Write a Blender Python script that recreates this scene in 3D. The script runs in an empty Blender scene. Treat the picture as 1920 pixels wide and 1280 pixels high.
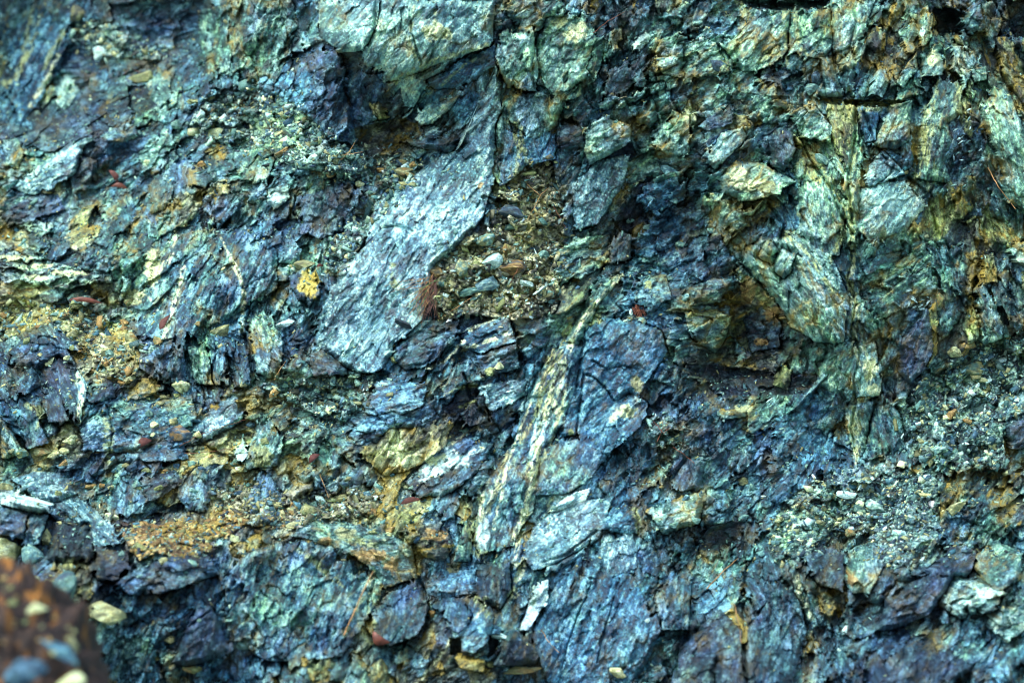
import bpy, math, random
import numpy as np

# ------------------------------------------------------------------ camera, sky, sun, exposure
scene = bpy.context.scene
D = 9.4                       # metres from the lens to the sharp plane
LENS = 85.0
CAMZ = 1.95
cam_data = bpy.data.cameras.new("camera")
cam_data.lens = LENS; cam_data.sensor_width = 36.0
cam_data.clip_end = 500.0
cam_data.dof.use_dof = True
cam_data.dof.focus_distance = D
cam_data.dof.aperture_fstop = 1.6
cam = bpy.data.objects.new("camera", cam_data)
scene.collection.objects.link(cam)
cam.location = (0, -D, CAMZ)
cam.rotation_euler = (math.radians(90), 0, 0)
scene.camera = cam

SUN_EL, SUN_AZ = 56.0, -38.0       # azimuth measured from the direction back to the lens, minus is to the left
world = bpy.data.worlds.new("World"); scene.world = world
world.use_nodes = True
wn = world.node_tree
bg = wn.nodes["Background"]
sky = wn.nodes.new("ShaderNodeTexSky"); sky.sky_type = 'NISHITA'; sky.sun_disc = False
sky.sun_elevation = math.radians(SUN_EL)
sky.sun_rotation = math.radians(180 - SUN_AZ)
sky.air_density = 1.0; sky.dust_density = 3.0; sky.ozone_density = 1.0
wn.links.new(sky.outputs[0], bg.inputs[0]); bg.inputs[1].default_value = 0.15
sd = bpy.data.lights.new("sun", 'SUN'); sd.energy = 1.1; sd.angle = math.radians(35); sd.color = (1.0, 0.965, 0.90)
sun = bpy.data.objects.new("sun", sd); scene.collection.objects.link(sun)
from mathutils import Vector
el, az = math.radians(SUN_EL), math.radians(SUN_AZ)
sdir = Vector((math.sin(az) * math.cos(el), -math.cos(az) * math.cos(el), math.sin(el)))
sun.rotation_euler = sdir.to_track_quat('Z', 'Y').to_euler()
sun.location = sdir * 20
vs = scene.view_settings
vs.view_transform = 'Standard'; vs.look = 'None'; vs.gamma = 1.0; vs.use_curve_mapping = False
vs.exposure = 1.28
scene.cycles.filter_width = 1.0; scene.cycles.max_bounces = 4; scene.cycles.diffuse_bounces = 3; scene.cycles.glossy_bounces = 2

# ------------------------------------------------------------------ helpers
rng = np.random.default_rng(11)
random.seed(5)
S = 1920 / (36.0 / LENS * D)      # picture units per metre at the sharp plane
def W(u, v, y):
    k = (D + y) / D
    return np.stack([(u - 960) / S * k, np.asarray(y) + 0 * u, CAMZ + (640 - v) / S * k], -1)

def lin(c):
    c = np.asarray(c, float) / 255.0
    return np.where(c <= 0.04045, c / 12.92, ((c + 0.055) / 1.055) ** 2.4)

PAL = {  # dark, middle, light, ochre share, pale fleck share
 'slab':  ((38,68,98),(94,138,166),(204,222,230),.03,.75),
 'pale':  ((56,94,112),(134,172,178),(218,232,222),.10,.55),
 'blue':  ((12,44,72),(32,94,132),(104,168,196),.05,.30),
 'teal':  ((14,42,60),(46,92,110),(124,166,168),.08,.30),
 'green': ((24,50,54),(82,118,108),(170,194,166),.14,.30),
 'pgreen':((44,80,80),(122,156,140),(206,220,194),.16,.40),
 'navy':  ((10,28,48),(28,62,88),(84,124,158),.04,.18),
 'purp':  ((13,21,36),(36,53,74),(86,110,132),.04,.08),
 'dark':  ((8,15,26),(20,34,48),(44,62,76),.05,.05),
 'ochre': ((44,48,30),(132,124,58),(206,192,108),.5,.10),
 'brown': ((26,24,24),(68,60,44),(122,110,68),.35,.05),
 'tan':   ((66,70,58),(142,138,100),(206,198,150),.25,.10),
 'cream': ((128,130,96),(208,208,164),(242,240,212),.12,.0),
 'white': ((160,172,172),(214,222,220),(246,248,246),.0,.0),
 'rust':  ((66,48,28),(150,112,62),(210,178,122),.2,.0),
 'scree': ((50,50,44),(134,128,106),(220,212,182),.10,.3),
 'yellow':((96,84,30),(186,158,60),(226,204,112),.2,.0),
 'gravel':((22,40,46),(88,112,104),(186,196,168),.05,.5),
}
PALN = list(PAL)
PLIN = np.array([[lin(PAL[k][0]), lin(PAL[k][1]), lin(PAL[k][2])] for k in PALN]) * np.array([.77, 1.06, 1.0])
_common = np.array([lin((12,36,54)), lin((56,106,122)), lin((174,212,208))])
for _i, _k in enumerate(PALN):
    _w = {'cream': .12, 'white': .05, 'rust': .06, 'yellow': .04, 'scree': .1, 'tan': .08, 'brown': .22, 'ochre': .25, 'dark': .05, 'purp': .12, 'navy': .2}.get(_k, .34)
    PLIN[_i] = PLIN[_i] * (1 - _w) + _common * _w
for _k in ('tan', 'rust', 'cream', 'yellow', 'scree'): PLIN[PALN.index(_k)] *= np.array([1.20, .99, .88])
for _k in ('slab', 'pale'): PLIN[PALN.index(_k)] *= np.array([1.04, 1.0, .90])
for _k in ('ochre', 'brown'): PLIN[PALN.index(_k)] *= np.array([1.06, 1.0, .9])
POC = np.array([PAL[k][3] for k in PALN]); PFL = np.array([PAL[k][4] for k in PALN])
OCH = lin((160,142,60)); OCH2 = lin((206,190,120))

# value noise on arrays
_tab = rng.random(65536).astype(np.float32)
def vnoise(x, y, seed=0):
    xi = np.floor(x).astype(np.int64); yi = np.floor(y).astype(np.int64)
    fx = (x - xi).astype(np.float32); fy = (y - yi).astype(np.float32)
    fx = fx * fx * (3 - 2 * fx); fy = fy * fy * (3 - 2 * fy)
    def h(a, b):
        return _tab[(a * 7919 + b * 104729 + seed * 31337 + (a * b) % 97 * 131) & 65535]
    return (h(xi, yi) * (1 - fx) + h(xi + 1, yi) * fx) * (1 - fy) + (h(xi, yi + 1) * (1 - fx) + h(xi + 1, yi + 1) * fx) * fy
def fbm(x, y, o=4, seed=0, g=0.55):
    s = 0; a = 1; t = 0
    for k in range(o):
        s = s + a * vnoise(x * 2 ** k + 17.3 * k, y * 2 ** k - 9.1 * k, seed + k); t += a; a *= g
    return s / t        # 0..1

# ------------------------------------------------------------------ what lies where on the bank
# depth of the bank behind (+) or before (-) the sharp plane, in metres
DEPTH = [(850,500,0),(1400,300,-.02),(1600,400,-.22),(1550,560,-.22),(1620,700,-.12),(1240,420,.32),(1400,640,.32),(1180,340,.22),(1700,300,.0),(1900,60,.35),(1900,400,.15),(1100,100,.15),(900,60,.15),(700,80,.1),(700,235,.5),(800,60,.0),
 (100,120,2.8),(0,0,3.4),(300,60,2.3),(520,60,1.0),(420,230,1.1),(640,200,.45),(200,300,1.4),(0,400,1.3),(620,330,.35),(400,400,.65),
 (0,560,.75),(200,560,.55),(450,550,.25),(640,600,.05),(100,680,.2),(350,700,.0),(600,730,-.1),(0,830,-.35),(250,850,-.4),(150,800,-.35),(300,800,-.3),(300,735,.0),(450,790,-.2),(500,880,-.35),
 (750,850,-.25),(950,760,-.15),(1000,950,-.4),(0,1000,-.95),(300,930,-.5),(450,925,-.45),(300,1055,-1.25),(450,1015,-1.05),(600,1020,-.9),(620,940,-.5),(750,1050,-.75),(1000,1100,-.8),
 (100,1150,-1.5),(350,1150,-1.35),(600,1180,-1.2),(900,1220,-1.15),(0,1300,-2.0),(600,1300,-1.5),(1200,700,-.1),
 (1300,850,-.25),(1600,800,.0),(1850,700,.02),(1900,850,-.2),(1300,1000,-.5),(1600,950,-.4),(1850,1000,-.6),(1250,1200,-1.0),(1500,1150,-.95),
 (1700,1120,-1.0),(1880,1150,-1.2),(1900,1280,-1.6),(1400,1290,-1.4),(1700,1290,-1.5),(2200,300,.3),(2200,1000,-.7),(960,-300,.7),(1700,-300,.8),
 (200,-300,3.4),(-300,100,3.4),(-300,700,.7),(-300,1200,-1.4),(2300,-300,.9),(700,1700,-2.5),(1500,1700,-2.5),(2300,1600,-2.4),(-200,1700,-3.0)]

# lie of the country between the drawn blocks: u, v, foliation angle, palettes, roughness, lengthening
MAP = [
 (60,60,65,'navy blue teal green',.8,2.2),(20,200,60,'purp navy blue ochre',.8,1.8),(280,40,30,'navy purp dark',.6,1.8),(460,60,80,'green green brown teal',1.,1.8),
 (200,150,30,'navy teal purp green',1.,1.6),(400,140,60,'navy teal green',1.,1.6),(330,230,50,'teal navy green pgreen',1.1,1.4),(150,220,30,'navy purp purp',.9,1.6),
 (60,300,30,'teal navy green',1.,1.5),(210,290,40,'navy purp teal',1.1,1.4),(470,330,30,'green green teal ochre',1.,1.8),(350,370,60,'teal green navy tan',1.,1.6),
 (120,430,40,'teal green navy tan',1.1,1.4),(60,480,10,'gravel navy tan teal',.9,1.6),(60,540,5,'tan navy cream ochre',.8,1.6),(250,440,55,'teal navy green',1.1,1.6),
 (360,480,60,'teal blue green',.9,2.2),(480,420,60,'teal green blue',.9,1.8),(560,420,55,'green teal navy',1.1,1.4),(480,560,65,'teal blue slab',.7,2.4),
 (150,620,30,'tan gravel navy teal',.8,1.3),(60,700,120,'navy teal purp',1.,1.4),(230,620,20,'gravel navy tan ochre',1.,1.2),(20,780,120,'navy blue teal',1.,1.6),
 (400,680,100,'navy teal green',1.,1.8),(560,640,55,'teal blue navy',.8,2.0),(300,790,20,'teal tan blue green',.7,1.4),(100,830,20,'tan teal navy green',.9,1.3),
 (560,790,20,'gravel teal green',1.,1.2),(660,770,20,'teal blue navy',.9,1.6),(420,850,20,'tan tan teal',.7,1.2),(250,910,54,'navy purp teal',1.1,1.4),
 (400,930,60,'tan navy teal ochre',1.,1.3),(600,900,54,'teal green tan',.9,1.3),(680,960,54,'tan teal ochre',.7,1.2),(150,1080,54,'navy teal dark tan',1.,1.2),
 (330,1130,60,'navy teal blue dark',.9,1.4),(450,1200,70,'teal blue navy',.9,1.6),(250,1230,60,'teal blue green',.9,1.5),(600,1250,60,'navy teal ochre',.9,1.4),
 (720,1250,60,'teal blue green tan',.9,1.3),(860,1150,70,'navy purp blue teal',1.,1.3),(930,1000,75,'blue teal tan navy',.8,2.0),(800,930,54,'blue slab tan',.7,1.8),
 (880,1260,40,'navy blue tan',1.,1.3),(1040,1230,60,'teal blue navy',.9,1.8),(1130,1150,65,'blue navy purp teal',.9,2.2),(1060,1000,55,'blue slab teal',.5,2.4),
 (1180,880,60,'blue navy teal',.9,1.4),(1180,1040,70,'blue teal navy',.9,1.6),(1250,1130,60,'teal navy dark',1.1,1.4),(1270,900,50,'purp navy teal green',1.1,1.2),
 (1050,740,65,'blue teal green',.7,2.0),(900,650,54,'blue navy teal',.8,2.4),(960,580,35,'teal blue green',1.,1.8),(780,760,54,'blue teal navy',.8,2.0),
 (880,800,54,'dark navy teal',1.,1.5),(1090,540,35,'green teal ochre brown',.9,2.0),(1220,560,20,'teal blue navy brown',1.,1.5),(1240,470,40,'navy blue teal dark',1.,1.6),
 (1180,400,60,'dark brown navy',1.,1.6),(1240,400,40,'teal blue navy',1.1,1.5),(1000,280,70,'teal green blue',.9,1.6),(1060,100,60,'green pgreen tan',.8,1.3),
 (1150,60,60,'teal green navy brown',1.1,1.3),(1230,40,60,'green teal brown',1.2,1.2),(1230,150,50,'green teal pgreen',1.2,1.2),(1150,200,60,'green teal navy',1.1,1.3),
 (1300,180,40,'pgreen green teal',1.1,1.4),(1300,60,40,'navy green teal',1.1,1.3),(1250,300,30,'green pgreen teal',1.1,1.3),(1320,280,40,'navy teal pgreen',1.1,1.4),
 (1300,380,30,'teal navy blue',1.2,1.3),(1280,460,60,'navy blue brown',1.,1.4),(1400,210,30,'green ochre teal',1.,1.3),(1430,90,50,'pgreen green',.7,2.0),
 (1520,130,70,'green teal blue',.9,1.9),(1600,50,70,'pgreen green teal',.9,2.2),(1660,60,75,'teal green brown',1.1,2.0),(1720,140,70,'green teal dark',1.1,2.0),
 (1800,120,110,'brown green dark teal',1.1,2.0),(1880,120,100,'dark green brown navy',.9,2.0),(1700,230,65,'teal green blue',.9,2.2),(1760,260,80,'green ochre teal',.8,3.0),
 (1820,220,95,'ochre green dark',1.1,2.4),(1880,300,110,'green teal pgreen',.8,2.2),(1830,350,90,'green navy teal dark',1.2,2.0),(1440,230,30,'green teal pgreen',1.,1.3),
 (1420,290,40,'teal green navy',1.,1.4),(1540,280,110,'green pgreen ochre',.9,2.2),(1580,350,100,'pgreen green ochre',.8,2.6),(1490,400,120,'green pgreen blue',.8,1.6),
 (1400,420,60,'pgreen green teal',1.1,1.3),(1660,400,60,'pale blue pgreen',.7,1.8),(1760,430,80,'green teal ochre dark',1.,1.8),(1850,440,95,'green ochre brown teal',1.1,2.2),
 (1530,520,120,'green blue pgreen',.7,1.6),(1620,500,80,'pgreen teal green',.8,2.0),(1690,540,40,'green teal pgreen',.8,1.8),(1780,580,90,'teal dark green',1.,1.8),
 (1840,590,100,'green ochre teal dark',1.1,2.2),(1420,600,30,'brown brown purp ochre',.9,1.3),(1340,560,20,'teal navy purp green',1.,1.3),(1340,660,20,'green teal brown',1.,1.3),
 (1400,700,10,'purp dark brown navy',.9,1.5),(1500,660,60,'dark navy green',1.,1.4),(1590,600,90,'green teal',.9,1.8),(1600,700,95,'green pgreen teal ochre',.9,1.6),
 (1660,700,80,'green pale purp',.8,1.4),(1310,760,54,'navy teal brown dark',1.,1.6),(1420,790,54,'teal green navy',1.,1.8),(1500,800,54,'navy teal blue',.9,1.8),
 (1480,850,54,'teal blue navy',1.,1.5),(1650,820,100,'teal green purp',.9,1.6),(1740,800,60,'teal green gravel',1.1,1.2),(1850,760,54,'teal green brown',1.2,1.3),
 (1860,880,54,'brown teal green',1.2,1.2),(1780,940,54,'brown green teal gravel',1.1,1.2),(1360,900,54,'teal navy green',1.,1.4),(1600,930,54,'gravel teal',1.,1.2),
 (1340,960,54,'navy teal brown',1.,1.4),(1400,1050,60,'teal purp blue',1.,1.5),(1430,1120,110,'blue teal navy tan',.9,1.8),(1350,1110,54,'teal green blue',1.,1.5),
 (1520,1130,110,'navy teal brown',1.,1.5),(1570,1180,80,'teal green navy',1.1,1.3),(1640,1150,54,'purp navy teal',.9,1.4),(1640,1220,50,'purp navy dark',.8,1.5),
 (1750,1190,54,'dark green teal',1.,1.4),(1860,1230,60,'teal green dark blue',1.,1.3),(1340,1240,100,'purp navy dark',.7,1.6),(1560,1260,90,'teal navy dark',1.,1.4),
 (640,60,60,'blue navy',.9,1.6),(600,150,60,'navy purp blue',1.,1.5),(700,200,60,'brown dark navy teal',1.,1.5),(800,180,40,'blue navy green',.8,2.2),(860,220,55,'blue slab',.7,2.4),
 (960,320,70,'teal blue',.9,1.8),(700,290,20,'green navy teal',1.,1.3),(640,400,60,'purp navy green',1.,1.3),(560,560,70,'green teal navy',.9,1.6),
 (1010,40,60,'green teal dark',1.1,1.3),(1100,350,60,'blue teal',.8,2.0),(1270,1270,60,'navy teal',1.,1.4),
 (-300,300,50,'navy teal green',1.,1.6),(2200,500,90,'green teal navy',1.,1.6),(960,-300,60,'green teal blue',1.,1.5),(900,1500,60,'navy teal blue',1.,1.5)]
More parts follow.
